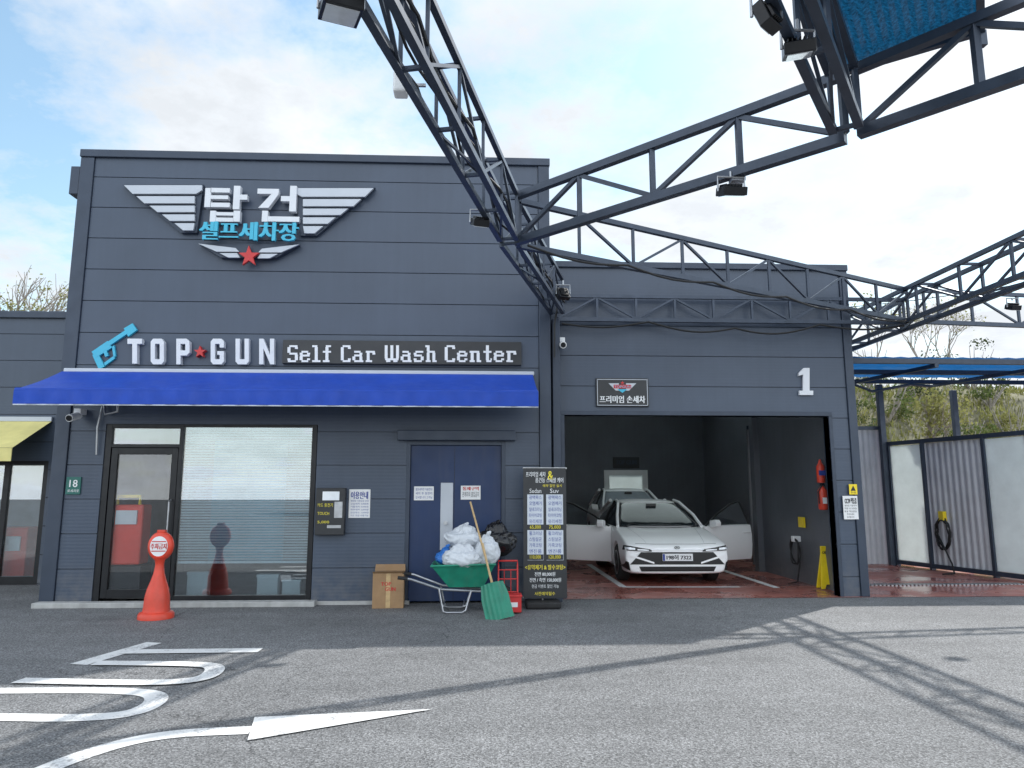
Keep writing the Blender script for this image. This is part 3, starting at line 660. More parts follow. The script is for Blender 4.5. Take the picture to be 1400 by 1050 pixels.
# ================================================================== CAR
def loft(sections):
    vs=[];fs=[]
    for y,prof in sections:
        full=[(x,z) for x,z in prof]+[(-x,z) for x,z in reversed(prof) if abs(x)>1e-6]
        m=len(full)
        for x,z in full: vs.append((x,y,z))
    for i in range(len(sections)-1):
        for k in range(m):
            k2=(k+1)%m; fs.append((i*m+k,(i+1)*m+k,(i+1)*m+k2,i*m+k2))
    fs.append(tuple(range(m))); fs.append(tuple((len(sections)-1)*m+k for k in range(m-1,-1,-1)))
    return vs,fs
def make_car(name,lab,loc,rz,doors,plate,zs=1.0,ys=1.0):
    t=thing(name,lab,'car',loc,rz)
    S=[ (0.0,.76,.24,.85,.40,.83,.615,.632),(.02,.79,.21,.885,.42,.86,.65,.665),(.12,.83,.18,.91,.46,.88,.71,.725),(.6,.85,.17,.915,.52,.885,.795,.825),
        (1.05,.86,.17,.915,.55,.88,.865,.895),(1.5,.87,.17,.915,.58,.875,.92,.955),(2.4,.87,.17,.915,.6,.88,.93,.95),(3.5,.87,.17,.92,.6,.88,.965,.98),
        (4.2,.85,.2,.90,.6,.82,1.0,1.03),(4.55,.78,.28,.84,.62,.76,.99,1.02),(4.65,.70,.35,.76,.6,.68,.93,.95)]
    sec=[(y*ys,[(0,zb),(hb,zb),(hb+.02,zb+.06),(hm,zm),(hm-.01,(zm+zt)/2),(ht,zt),(ht-.05,zt+.014),(ht*.66,zc+.006),(ht*.50,zc-.014),(0,zc-.006)]) for y,hb,zb,hm,zm,ht,zt,zc in S]
    vs,fs=loft(sec)
    me=bpy.data.meshes.new('body'); me.from_pydata(vs,[],fs)
    bm=bmesh.new(); bm.from_mesh(me); bmesh.ops.recalc_face_normals(bm,faces=bm.faces); bm.to_mesh(me); bm.free()
    o=bpy.data.objects.new('body_tmp',me); col.objects.link(o)
    s=o.modifiers.new('s','SUBSURF'); s.levels=2; s.render_levels=2
    cut=MB()
    for yy in (.88,3.58):
        for sx in (-1,1):
            cut.tube([(sx*.62,yy*ys,.33),(sx*1.1,yy*ys,.33)],.375,28)
    co=cut.build('cutter_tmp',M['carbk'])
    bo=o.modifiers.new('b','BOOLEAN'); bo.object=co; bo.operation='DIFFERENCE'; bo.solver='EXACT'
    bpy.context.view_layer.update(); dg=bpy.context.evaluated_depsgraph_get()
    me2=bpy.data.meshes.new_from_object(o.evaluated_get(dg))
    bpy.data.objects.remove(o); bpy.data.objects.remove(co)
    me2.materials.clear(); me2.materials.append(M['carw'])
    me2.polygons.foreach_set('use_smooth',[True]*len(me2.polygons))
    me2.polygons.foreach_set('material_index',[0]*len(me2.polygons))
    try: me2.set_sharp_from_angle(angle=R(40))
    except Exception: pass
    body=bpy.data.objects.new('body',me2); col.objects.link(body); body.parent=t
    bvh=BVHTree.FromPolygons([v.co for v in me2.vertices],[tuple(p.vertices) for p in me2.polygons])
    B=dict(world=False)
    def front(quad,nu=10,nv=3,off=.006,axis='F',thick=0):
        m=MB(); vs=[]
        q=[Vector((a,0,b)) for a,b in quad]
        for i in range(nu+1):
            for j in range(nv+1):
                u=i/nu;v=j/nv
                p=(q[0]*(1-u)+q[1]*u)*(1-v)+(q[3]*(1-u)+q[2]*u)*v
                if axis=='F': h,nrm,_,_=bvh.ray_cast(Vector((p.x,-1,p.z)),Vector((0,1,0)))
                elif axis=='T': h,nrm,_,_=bvh.ray_cast(Vector((p.x,p.z,2.5)),Vector((0,0,-1)))
                elif axis=='L': h,nrm,_,_=bvh.ray_cast(Vector((-2,p.x,p.z)),Vector((1,0,0)))
                else: h,nrm,_,_=bvh.ray_cast(Vector((2,p.x,p.z)),Vector((-1,0,0)))
                if h is None: h=Vector((p.x,.3,p.z)); nrm=Vector((0,-1,0))
                vs.append(h+nrm*off)
        fs=[]
        for i in range(nu):
            for j in range(nv):
                a_=i*(nv+1)+j; fs.append((a_,a_+nv+1,a_+nv+2,a_+1))
        m.add(vs,fs); return m
    front([(-.62,.245),(.62,.245),(.66,.325),(-.66,.325)],24,3,.008).build('lower_grille',M['carbk'],body,smooth=True,**B)
    front([(-.81,.36),(.81,.36),(.62,.565),(-.62,.565)],24,6,.010).build('grille',M['carbk'],body,smooth=True,**B)
    for s in (-1,1):
        hl=front([(s*.44,.575),(s*.895,.595),(s*.88,.670),(s*.44,.611)],10,3,.016).build('headlight',M['carbk'],body,smooth=True,**B)
        front([(s*.49,.585),(s*.68,.595),(s*.68,.618),(s*.49,.604)],6,2,.022).build('lens',M['lamp'],hl,smooth=True,**B)
        front([(s*.72,.603),(s*.87,.612),(s*.87,.646),(s*.72,.632)],6,2,.022).build('lens',M['lamp'],hl,smooth=True,**B)
        front([(s*.40,.37),(s*.82,.50),(s*.80,.53),(s*.40,.40)],8,2,.020).build('bumper_trim',M['carw'],body,smooth=True,**B)
        front([(s*.80,.26),(s*.88,.30),(s*.87,.42),(s*.83,.40)],4,5,.014).build('bumper_vent',M['carbk'],body,smooth=True,**B)
    front([(-.46,.603),(.46,.603),(.46,.614),(-.46,.614)],20,1,.018).build('light_strip',M['lamp'],body,smooth=True,**B)
    for s in (-1,1):
        front([(s*.50,.12),(s*.505,.12),(s*.66,1.38),(s*.65,1.38)],1,12,.003,'T').build('hood_crease',M['steel'],body,smooth=True,**B)
    front([(-.70,.085),(.70,.085),(.70,.096),(-.70,.096)],14,1,.002,'T').build('hood_gap',M['carbk'],body,smooth=True,**B)
    h0,_,_,_=bvh.ray_cast(Vector((0,-1,.632)),Vector((0,1,0))); yy0=(h0.y if h0 else .05)-.016
    m=MB(); m.tube([(.046*math.cos(k*math.pi/8),yy0,.640+.023*math.sin(k*math.pi/8)) for k in range(17)],.004,6); m.bar((-.022,yy0,.626),(-.012,yy0,.654),.008); m.bar((.012,yy0,.626),(.022,yy0,.654),.008); m.bar((-.018,yy0,.638),(.018,yy0,.642),.008)
    m.build('emblem',M['carbk'],body,**B)
    h0,_,_,_=bvh.ray_cast(Vector((0,-1,.47)),Vector((0,1,0))); yp=(h0.y if h0 else 0)-.035
    m=MB(); m.box(-.26,.26,yp,yp+.02,.42,.54); pl=m.build('license_plate',M['white'],body,bevel=.004,**B)
    if plate:
        m=MB(); m.text(plate,.42,.08,None,0,.004,(.02,yp-.003,.48)); m.build('lettering',M['inkb'],pl,**B)
        m=MB(); m.box(-.255,-.22,yp-.003,yp-.001,.425,.535); m.build('plate_band',M['ink'],pl,**B)
    S2=[(1.22,.76,.93,.72,.945),(1.5,.82,.92,.70,1.08),(2.22,.85,.92,.60,1.365),(2.5,.86,.92,.585,1.405),(3.0,.86,.93,.58,1.415),(3.5,.84,.95,.58,1.385),(4.05,.80,.97,.62,1.19),(4.4,.72,.99,.64,1.04)]
    sec=[(y*ys,[(0,zb-.1),(hb,zb-.1),(hb,zb),((hb+ht)/2+.03,(zb+zt)/2),(ht,zt-.02),(ht*.75,zt+.008),(0,zt+.02)]) for y,hb,zb,ht,zt in S2]
    vs,fs=loft(sec); m=MB(); m.add(vs,fs); gh=m.build('windscreen',M['cargl'] if doors else M['cargl2'],t,smooth=True,sub=1,**B)
    sec=[(y*ys,[(0,zt-.03),(ht-.03,zt-.03),(ht+.015,zt-.022),(ht*.75,zt+.020),(0,zt+.032)]) for y,hb,zb,ht,zt in S2[2:6]]
    vs,fs=loft(sec); m=MB(); m.add(vs,fs); m.build('roof',M['carw'],t,smooth=True,sub=2,**B)
    for s in (-1,1):
        m=MB(); m.tube([(s*.80,1.28*ys,.935),(s*.745,1.65*ys,1.14),(s*.62,2.25*ys,1.375),(s*.60,2.6*ys,1.41)],.03,8); m.build('pillar',M['carw'],t,smooth=True,**B)
        m=MB(); m.tube([(s*.60,3.4*ys,1.40),(s*.66,4.0*ys,1.22),(s*.74,4.45*ys,1.02)],.04,8); m.build('pillar',M['carw'],t,smooth=True,**B)
        m=MB(); m.tube([(s*.86,2.62*ys,.93),(s*.61,2.72*ys,1.39)],.035,8); m.build('pillar',M['carbk'],t,smooth=True,**B)
        m=MB(); m.tube([(-.3+s*.28,1.32*ys,.985),(.26+s*.28,1.36*ys,1.0)],.008,6); m.build('wiper',M['carbk'],t,**B)
    m=MB(); m.box(-.1,.1,2.02*ys,2.05*ys,1.3,1.35); m.build('inner_mirror',M['carbk'],t,**B)
    for yy in (.88,3.58):
        for s in (-1,1):
            Mx=Matrix.Translation((s*.80,yy*ys,.32))@Matrix.Rotation(R(90)*s,4,'Y')
            m=MB(); m.lathe([(.2,-.10),(.30,-.10),(.325,-.075),(.325,.075),(.30,.10),(.2,.10)],(0,0,0),32,Mx); w=m.build('wheel',M['rubber'],t,smooth=True,**B)
            m=MB(); m.lathe([(.21,.06),(.215,.104),(.2,.106),(.195,.07),(.05,.085),(.03,.1)],(0,0,0),32,Mx); m.build('rim',M['steel'],w,smooth=True,**B)
    def door(s,hinge_y,L,ang,front_door=True):
        if s<0: Md=Matrix.Translation((-.90,hinge_y,0))@Matrix.Rotation(R(ang),4,'Z')
        else: Md=Matrix.Translation((.90,hinge_y,0))@Matrix.Rotation(R(-ang),4,'Z')@Matrix.Diagonal((-1,1,1,1))
        vs=[];fs=[]
        prof=[(.015,.27),(-.01,.34),(-.035,.55),(-.03,.75),(.0,.925),(.06,.94),(.075,.6),(.07,.3)]
        N=8
        for i in range(N+1):
            y=L*i/N; k=len(prof)
            for x,z in prof: vs.append((x,y,z+ .01*i/N))
        for i in range(N):
            for j in range(k): j2=(j+1)%k; fs.append((i*k+j,i*k+j2,(i+1)*k+j2,(i+1)*k+j))
        fs.append(tuple(range(k-1,-1,-1))); fs.append(tuple(N*k+j for j in range(k)))
        if s>0: fs=[f[::-1] for f in fs]
        m=MB(); m.add(vs,fs,Md); d=m.build('door',M['carw'],t,smooth=True,**B)
        m=MB(); pts=[(.02,.04,.93),(.10,.38,1.14),(.22,.82,1.34),(.26,L-.04,1.385),(.04,L-.01,.94)]
        m.tube(pts,.02,8,Md); m.build('window_frame',M['carbk'],d,smooth=True,**B)
        m=MB(); m.add([(.03,.06,.94),(.10,.38,1.13),(.22,.82,1.33),(.255,L-.06,1.375),(.04,L-.03,.95)],[(0,1,2,3,4)],Md); m.build('window',M['glass2'],d,**B)
        m=MB(); m.tube([(-.035,L-.22,.80),(-.07,L-.2,.80),(-.07,L-.06,.80),(-.035,L-.04,.80)],.012,6,Md); m.build('handle',M['carw'],d,smooth=True,**B)
        m=MB(); m.box(.077,.1,.08,L-.1,.4,.85,Md); m.build('door_trim',M['carbk'],d,**B)
        m=MB(); m.prism([(-.22,.93),(-.06,.90),(-.02,.95),(-.03,1.04),(-.19,1.06),(-.235,1.0)],.10,.22,Md); m.bar((.0,.14,.95),(-.08,.16,.96),.03,.03,Md); m.build('mirror',M['carw'],d,bevel=.015,**B)
    if doors:
        door(-1,1.46,1.12,66); door(1,1.46,1.12,68)
        for ax in 'LR': front([(1.55,.3),(2.58,.3),(2.58,.915),(1.50,.915)],6,5,.004,ax).build('door_opening',M['carbk'],body,**B)
    else:
        for s in (-1,1):
            m=MB(); m.prism([(s*.88,.95),(s*1.06,.95),(s*1.08,1.07),(s*.9,1.06)],1.55,1.67); m.build('mirror',M['carw'],t,bevel=.015,**B)
    if zs!=1: t.scale=(1,1,zs)
    return t
cf=G(928,803)
make_car('parked_car','white sedan with both front doors open facing out of the garage',(cf.x+.02,cf.y+.1,.006),R(-1.5),True,'198허 7322')
make_car('parked_car','white taller car mostly hidden behind the open sedan in the garage',(P(878,680,17.9).x-.03,17.7,.006),R(-1),False,None,1.17,.95)

# ================================================================== OBJECTS IN FRONT OF SHOP
q=G(213,845); t=thing('no_parking_sign','red orange plastic no parking sign with round head before the glass door','sign',(q.x,q.y,0))
b=MB(); n=32; prof=[(.215,0),(.215,.05),(.20,.075),(.165,.085),(.155,.15),(.15,.26),(.13,.36),(.095,.46),(.065,.56),(.052,.66),(.06,.72),(.09,.76)]
b.lathe(prof,(q.x,q.y,0),n); b.build('base',M['orange'],t,smooth=True)
hz=.90; MH=Matrix.Translation((q.x,q.y-.0,hz))@Matrix.Rotation(R(90),4,'X')@Matrix.Diagonal((.93,1.06,1,1))
b=MB(); b.lathe([(.13,-.06),(.16,-.045),(.175,-.015),(.175,.015),(.16,.045),(.13,.06)],(0,0,0),36,MH); b.box(q.x-.05,q.x+.05,q.y-.03,q.y+.03,hz+.178,hz+.205); hd=b.build('head',M['orange'],t,smooth=True)
b=MB(); b.lathe([(.12,.0605),(.12,.066)],(0,0,0),36,MH); b.build('face',M['white'],hd)
b=MB(); b.text('주차금지',.20,.075,None,0,.003,(q.x,q.y-.070,hz))
for s in (-1,1): b.box(q.x-.09,q.x+.09,q.y-.0695,q.y-.068,hz+s*.06-.006,hz+s*.06+.006)
b.build('lettering',M['red'],hd)

q=G(530,832); t=thing('cardboard_box','brown cardboard box standing against the wall left of the blue door','box',(q.x,q.y,0),R(3))
Mb=Matrix.Translation((q.x,q.y,0))@Matrix.Rotation(R(3),4,'Z')
b=MB(); b.box(-.215,.215,0,.3,0,.47,Mb); b.build('carton',M['card'],t,bevel=.006)
b=MB(); b.add([(-.215,.0,.473),(.215,.0,.473),(.22,-.04,.50),(-.22,-.04,.50)],[(0,1,2,3)],Mb); b.build('flap',M['card'],t)
b=MB(); b.add([(-.215,.3,.473),(.215,.3,.473),(.21,.38,.56),(-.21,.38,.56)],[(0,1,2,3)],Mb); b.build('flap',M['card'],t)
b=MB(); b.text('TOP',.14,.05,Mb,0,.002,(-.03,-.004,.33)); b.text('GUN',.14,.05,Mb,0,.002,(.03,-.004,.26)); b.build('lettering',M['red'],t)
b=MB(); b.box(-.03,.03,-.003,-.001,.01,.47,Mb); b.build('tape',M['wood'],t)

q=G(634,836); wx,wy=q.x,q.y+.05
t=thing('wheelbarrow','green tray wheelbarrow heaped with rubbish bags by the blue door','wheelbarrow',(wx,wy,0))
def tray(mb,x0,x1,X0,X1,y0,y1,Y0,Y1,zb,zt):
    o=[(x0,y0,zb),(x1,y0,zb),(x1,y1,zb),(x0,y1,zb),(X0,Y0,zt),(X1,Y0,zt+.02),(X1,Y1,zt+.02),(X0,Y1,zt)]
    i=[(v[0]*.95+ (x0+x1)*.025,v[1]*.95+(y0+y1)*.025,v[2]+.015) for v in o[:4]]+[(v[0]*.96+(x0+x1)*.02,v[1]*.96+(y0+y1)*.02,v[2]) for v in o[4:]]
    mb.add(o+i,[(3,2,1,0),(0,1,5,4),(1,2,6,5),(2,3,7,6),(3,0,4,7),(8,9,10,11),(12,13,9,8),(13,14,10,9),(14,15,11,10),(15,12,8,11),(4,5,13,12),(5,6,14,13),(6,7,15,14),(7,4,12,15)])
b=MB(); tray(b,-.20,.26,-.43,.42,-.17,.17,-.29,.29,.33,.62)
b.v=[Vector((v.x+wx,v.y+wy,v.z)) for v in b.v]; b.build('tray',M['green'],t,bevel=.02)
b=MB(); b.tube([(wx-.43,wy-.3,.62),(wx+.42,wy-.3,.64),(wx+.42,wy+.3,.64),(wx-.43,wy+.3,.62),(wx-.43,wy-.3,.62)],.014,8); b.build('rim',M['green'],t,smooth=True)
for s in (-1,1):
    b=MB(); b.tube([(wx-.85,wy+s*.27,.47),(wx-.70,wy+s*.26,.45),(wx-.3,wy+s*.2,.31),(wx+.25,wy+s*.12,.27),(wx+.52,wy+s*.07,.17)],.017,8); fr_=b.build('frame',M['steel'],t,smooth=True)
    b=MB(); b.tube([(wx-.87,wy+s*.272,.472),(wx-.74,wy+s*.262,.457)],.024,8); b.build('grip',M['rubber'],fr_,smooth=True)
    b=MB(); b.tube([(wx-.33,wy+s*.21,.32),(wx-.27,wy+s*.23,.03),(wx-.22,wy+s*.23,.015),(wx-.02,wy+s*.23,.015),(wx+.03,wy+s*.22,.04),(wx+.1,wy+s*.15,.28)],.014,8); b.build('leg',M['steel'],t,smooth=True)
for x_ in (-.27,0):
    b=MB(); b.tube([(wx+x_,wy-.23,.1),(wx+x_,wy+.23,.1)],.012,6); b.build('brace',M['steel'],t)
Mw=Matrix.Translation((wx+.52,wy,.17))@Matrix.Rotation(R(90),4,'X')
b=MB(); b.lathe([(.10,-.04),(.155,-.04),(.17,-.02),(.17,.02),(.155,.04),(.10,.04)],(0,0,0),24,Mw); w=b.build('wheel',M['rubber'],t,smooth=True)
b=MB(); b.lathe([(.1,-.03),(.1,.03),(.03,.05)],(0,0,0),20,Mw); b.build('rim',M['steel'],w)
def bag(c,rad,seed,m,lab,tie=True):
    bm=bmesh.new(); bmesh.ops.create_icosphere(bm,subdivisions=5,radius=1)
    for v in bm.verts:
        p=v.co.copy(); o=Vector((seed*3.1,seed*1.7,0))
        az=math.atan2(p.y,p.x); fold=.05*abs(math.sin(az*6+3*noise.noise(p*1.5+o)))*max(0,p.z+.3)
        r_=1+.22*noise.noise(p*1.2+o)+.09*(1-abs(noise.noise(p*2.6+o))*2)-fold
        if p.z>.75: r_*=1+.25*(p.z-.75)/.25
        if p.z>.6: p.x*=.8;p.y*=.8
        v.co=Vector((p.x*r_*rad[0],p.y*r_*rad[1],p.z*r_*rad[2]))+Vector(c)
    b=MB(); b.add([v.co.copy() for v in bm.verts],[tuple(v.index for v in f.verts) for f in bm.faces]); bm.free()
    t=thing('rubbish_bag',lab,'bag',c,0,None); b.build('sack',m,t,smooth=True)
    b=MB(); tp=Vector(c)+Vector((0,0,rad[2]*1.12)); b.tube([tp,tp+Vector((.02,-.01,.035)),tp+Vector((.05,-.02,.06))],[.02,.032,.012],7); b.build('tied_neck',m,t,smooth=True)
bag((wx+.0,wy+.12,.94),(.27,.2,.15),1,M['bagw'],'white rubbish bag at the top left of the wheelbarrow heap')
bag((wx-.02,wy-.16,.71),(.25,.16,.15),2,M['bagw'],'white rubbish bag low at the front of the wheelbarrow')
bag((wx+.44,wy+.12,.92),(.27,.2,.20),3,M['bagb'],'black rubbish bag at the right of the wheelbarrow heap')
bag((wx+.31,wy-.12,.79),(.16,.14,.19),4,M['bagw'],'white rubbish bag between the broom handle and the black bag')
bag((wx-.25,wy-.02,.71),(.13,.12,.10),5,M['bagblue'],'small blue bag at the left end of the wheelbarrow')
ba=P(643,686,wy-.15); bb=P(674,800,wy-.42)
t=thing('broom','long pale wooden pole leaning across the bags to the ground','broom',(bb.x,bb.y,0))
b=MB(); b.tube([ba,bb],.013,8); b.build('pole',M['wood'],t,smooth=True)
b=MB(); b.tube([bb,bb+(bb-ba)*.10],[.02,.05],10); b.build('head',M['green'],t)
sg=G(684,847); sy=sg.y
t=thing('snow_shovel','green plastic snow shovel with wooden shaft leaning in front of the barrow','shovel',(sg.x,sy,0))
Msh=Matrix.Translation((sg.x,sy,0))@Matrix.Rotation(R(-14),4,'Y')@Matrix.Rotation(R(-18),4,'X')
b=MB(); vs=[];fs=[]; nx,nz=12,8
for i in range(nx+1):
    for j in range(nz+1):
        u=i/nx-.5; v=j/nz; w=.36*(1-.18*max(0,v-.6)/.4)
        vs.append((u*w,-.07*(1-(2*u)**2)*(.3+.7*v)+(.012 if i%2 else 0),v*.46))
for i in range(nx):
    for j in range(nz): a_=i*(nz+1)+j; fs.append((a_,a_+nz+1,a_+nz+2,a_+1))
b.add(vs,fs,Msh); o=b.build('blade',M['green'],t,smooth=False); s_=o.modifiers.new('solid','SOLIDIFY'); s_.thickness=.008
b=MB(); b.tube([Msh@Vector((0,.0,.25)),Msh@Vector((0,-.0,1.0))],.014,8); b.build('shaft',M['wood'],t,smooth=True)
hg=G(695,838)
t=thing('hand_cart','small red tubular hand cart with red crate beside the banner','cart',(hg.x,hg.y+.1,0))
hx_,hy_=hg.x,hg.y+.12
b=MB()
for s in (-1,1): b.tube([(hx_+s*.13,hy_,.05),(hx_+s*.13,hy_+.05,.60)],.012,8)
b.tube([(hx_-.13,hy_+.05,.60),(hx_-.13,hy_+.055,.66),(hx_+.13,hy_+.055,.66),(hx_+.13,hy_+.05,.6)],.012,8)
for z in (.25,.42,.54): b.tube([(hx_-.13,hy_+.02+z*.05,z),(hx_+.13,hy_+.02+z*.05,z)],.009,6)
for k in (-.05,.04): b.tube([(hx_+k,hy_+.03,.25),(hx_+k,hy_+.045,.54)],.006,6)
b.build('frame',M['red'],t,smooth=True)
b=MB(); b.box(hx_-.05,hx_+.17,hy_-.22,hy_-.02,.02,.24); b.box(hx_-.06,hx_+.18,hy_-.23,hy_-.01,.215,.245); b.build('crate',M['red'],t,bevel=.008)
b=MB(); b.box(hx_-.0,hx_+.12,hy_-.224,hy_-.221,.09,.15); b.build('crate_label',M['white'],t)
for s in (-1,1):
    b=MB(); b.lathe([(.03,-.015),(.06,-.015),(.06,.015),(.03,.015)],(0,0,0),18,Matrix.Translation((hx_+s*.16,hy_+.03,.06))@Matrix.Rotation(R(90),4,'Y')); b.build('wheel',M['rubber'],t)

YB=10.18
bz=P(745,640,YB).z
t=thing('price_banner','tall black standing price banner with white and yellow Korean lettering','banner',(P(745,800,YB).x,YB,0))
b=MB(); b.pbox(715.5,640,774.5,818,YB,.006); b.build('banner_sheet',M['board'],t)
b=MB(); x0=P(718,826,YB).x; x1=P(766,826,YB).x; b.box(x0,x1,YB-.16,YB+.16,0,.10); b.build('water_base',M['rubber'],t,bevel=.03)
b=MB(); xm_=(x0+x1)/2; b.tube([(xm_,YB+.03,.1),(xm_,YB+.03,bz+.01)],.012,8); b.box(P(715,641,YB).x,P(775,641,YB).x,YB+.007,YB+.025,bz-.01,bz+.01); b.box(P(715,818,YB).x,P(775,818,YB).x,YB+.007,YB+.025,P(745,817,YB).z-.01,P(745,817,YB).z+.01); b.build('stand',M['steel'],t)
W=MB(); Yw=YB-.002
W.ptext('프리미엄 세차',719,645,746,652,Yw,bold=.001); W.ptext('폼건등 스페셜 케어',732,653,770,660,Yw,bold=.001)
Yl=MB(); Yl.ptext('&',749,644,756,656,Yw,bold=.002)
rows=11; r0,r1=676,766
tpm=mat('table_pale',(.58,.62,.68),.7,0,.05,3)
for ci,(a_,c_) in enumerate(((721,743),(747,770))): tb=MB(); tb.pbox(a_,r0,c_,r1,YB-.003,.0025); tb.build('price_table',tpm,t)
L=MB(); Yt_=MB()
items=['광택왁스','오염제거','실내크리닝','타이어코팅','유리세정','65,000','휠크리닝','스팀살균','가죽코팅','엔진룸','110,000']
items2=['광택왁스','오염제거','실내크리닝','타이어코팅','유리세정','75,000','휠크리닝','스팀살균','가죽코팅','엔진룸','120,000']
bk=MB()
for k in range(rows):
    v=r0+(r1-r0)*(k+.15)/rows; v2=r0+(r1-r0)*(k+.82)/rows
    for (a_,c_,it) in ((722.5,741.5,items),(748.5,768.5,items2)):
        if k in (5,10):
            bk.pbox(a_-1.5,v-1,c_+1.5,v2+1,YB-.006,.002); Yt_.ptext(it[k],a_+2,v,c_-2,v2,YB-.008)
        else: L.ptext(it[k],a_+1,v,c_-1,v2,YB-.005)
bk.build('price_strip',M['board'],t)
L.build('table_lettering',M['ink'],t)
W.ptext('Sedan',724,668,740,674,Yw); W.ptext('Suv',752,668,764,674,Yw)
W.ptext('전면 80,000원',731,782,759,788,Yw,bold=.001); W.ptext('전면 / 측면 150,000원',724,790,767,796,Yw,bold=.001); W.ptext('현금 이벤트 할인 가능',727,799,764,804,Yw)
Yl.ptext('<유막제거 & 발수코팅>',718,772,773,779,Yw,bold=.001); Yl.ptext('사전예약필수',731,809,759,814,Yw); Yl.ptext('예약 할인 실시',742,662,768,666,Yw)
W.build('lettering',M['white'],t)
Yl.add([tuple(v) for v in Yt_.v],Yt_.f); Yl.build('yellow_lettering',M['yelink'],t)

# ================================================================== LEFT BUILDING
YL=13.0; xl1=XL-.03; xl0=-13.5
lz=4.72
lb=thing('side_building','low charcoal building with yellow awning left of the shop','building',(xl1,YL,0))
wl0=-13.2; wl1=P(60,700,YL).x; wt=P(30,630,YL).z
siding(xl0,xl1,0,lz,YL,[(wl0,wl1,-1,wt)],.49,.02).build('wall',M['side'],lb)
b=MB(); b.box(xl0,xl1,YL-.06,YL+.3,lz,lz+.12); b.build('parapet_cap',M['trim'],lb,bevel=.01)
x=xl0+.1
b=MB()
while x<xl1-.3: b.box(x,x+.30,YL+.05,YL+.25,lz+.122,lz+.16); x+=.34
b.build('roof_ridge',M['trim'],lb,bevel=.015)
b=MB(); b.box(xl0,xl1,YL+.2,18,lz-.3,lz-.2); b.box(xl0,xl1,18,18.1,0,lz-.2); b.build('roof',M['trim'],lb)
b=MB(); b.box(wl0,wl1,YL+.02,YL+.1,wt-.07,wt); b.box(wl0,wl1,YL+.02,YL+.1,.0,.14)
for u in (4,58): xx=P(u,700,YL).x; b.box(xx-.06,xx+.03,YL+.015,YL+.105,.0,wt)
w=b.build('window',M['black'],lb)
b=MB(); b.box(wl0,wl1-.05,YL+.05,YL+.06,.14,wt-.07); b.build('pane',M['glass'],w)
b=MB(); b.box(wl0,wl1+.3,YL+2.5,YL+2.6,0,3.5); b.box(wl0,wl1,YL+.2,YL+2.5,0,.05); b.build('inner_wall',M['interior'],lb)
q=P(20,725,YL+.3); t=thing('red_machine','red machine standing behind the window of the far left building','machine',(q.x,q.y,.05))
b=MB(); b.box(q.x-.28,q.x+.28,YL+.22,YL+.7,.06,q.z+.05); b.build('body',M['redcab'],t,bevel=.02)
b=MB(); b.box(q.x-.18,q.x+.18,YL+.19,YL+.218,q.z-.35,q.z-.1); b.build('panel',M['white'],t)
ty=P(30,574,YL-.1).z; yb_=YL-1.0; tb_=P(20,612,yb_).z
aw2=thing('awning','pale yellow awning on the low building at far left','awning',(-8,YL,ty))
b=MB(); xa=P(68,600,YL-.05).x
b.add([(xl0,YL-.01,ty),(xa,YL-.01,ty),(xa-.02,yb_,tb_),(xl0,yb_,tb_)],[(0,3,2,1)]); b.build('canopy',M['yawn'],aw2)
b=MB(); b.box(xl0,xa-.02,yb_-.01,yb_+.005,tb_-.22,tb_-.005); b.build('valance',M['yawn'],aw2)
b=MB(); b.box(xl0,xa,YL-.06,YL-.011,ty-.02,ty+.06); b.build('wall_cassette',M['silver'],aw2)

# ================================================================== OVERHEAD TRUSS
fr=thing('steel_canopy_frame','dark steel lattice truss frame spanning overhead from the shop corner','steel frame',(1.1,10.5,0))
def truss(A,B,zb,zt,wid,n,cs=.09,ws=.045):
    A=Vector((*A,0));B=Vector((*B,0)); d=(B-A).normalized(); s=Vector((-d.y,d.x,0))*wid/2
    ch=MB(); wb=MB(); sides=[s,-s] if wid>0 else [Vector((0,0,0))]
    Z=lambda p,z: Vector((p.x,p.y,z))
    for o in sides:
        ch.bar(Z(A+o,zb),Z(B+o,zb),cs,cs); ch.bar(Z(A+o,zt),Z(B+o,zt),cs*.9,cs*.9)
        for i in range(n+1):
            p=A+(B-A)*i/n+o; wb.bar(Z(p,zb+cs/2),Z(p,zt-cs/2),ws,ws)
            if i<n:
                q_=A+(B-A)*(i+1)/n+o
                lo,hi=(p,q_) if i%2==0 else (q_,p)
                wb.bar(Z(lo,zb+cs*.3),Z(hi,zt-cs*.3),ws*.85,ws*.85)
    if wid>0:
        for z in (zb,zt):
            for i in range(n+1):
                p=A+(B-A)*i/n; wb.bar(Z(p+s,z+.002),Z(p-s,z+.002),ws,ws)
                if i<n and z==zb and i%2==0:
                    q_=A+(B-A)*(i+1)/n; wb.bar(Z(p+(s if i%4 else -s),z),Z(q_-(s if i%4 else -s),z),ws*.7,ws*.7)
    c=ch.build('truss',M['truss'],fr); wb.build('bracing',M['truss'],c); return c
ZB,ZT_=4.3,4.82
J=(.30,7.50)
T1a=(1.15,10.52)
def along(A,B,t): return (A[0]+(B[0]-A[0])*t,A[1]+(B[1]-A[1])*t)
T1end=(-1.55,-.4)
truss(T1a,J,ZB,ZT_,.18,4,.055,.028)
truss((.28,7.35),T1end,ZB,ZT_,.18,10,.055,.028)
T2end=(6.0,1.3)
truss((.38,7.42),(2.80,5.02),ZB,ZT_,0,4,.08,.048)
truss((2.86,4.94),T2end,ZB,ZT_,0,6,.08,.048)
truss((.42,7.56),(6.85,10.82),ZB,ZT_,0,9,.065,.036)
truss((1.2,10.86),(6.8,10.86),4.28,4.66,0,9,.06,.035)
truss((6.95,13.5),(7.0,6.5),ZB,ZT_,.34,7,.065,.035)
truss((7.15,10.86),(14,11.6),ZB,ZT_,.0,8,.065,.036)
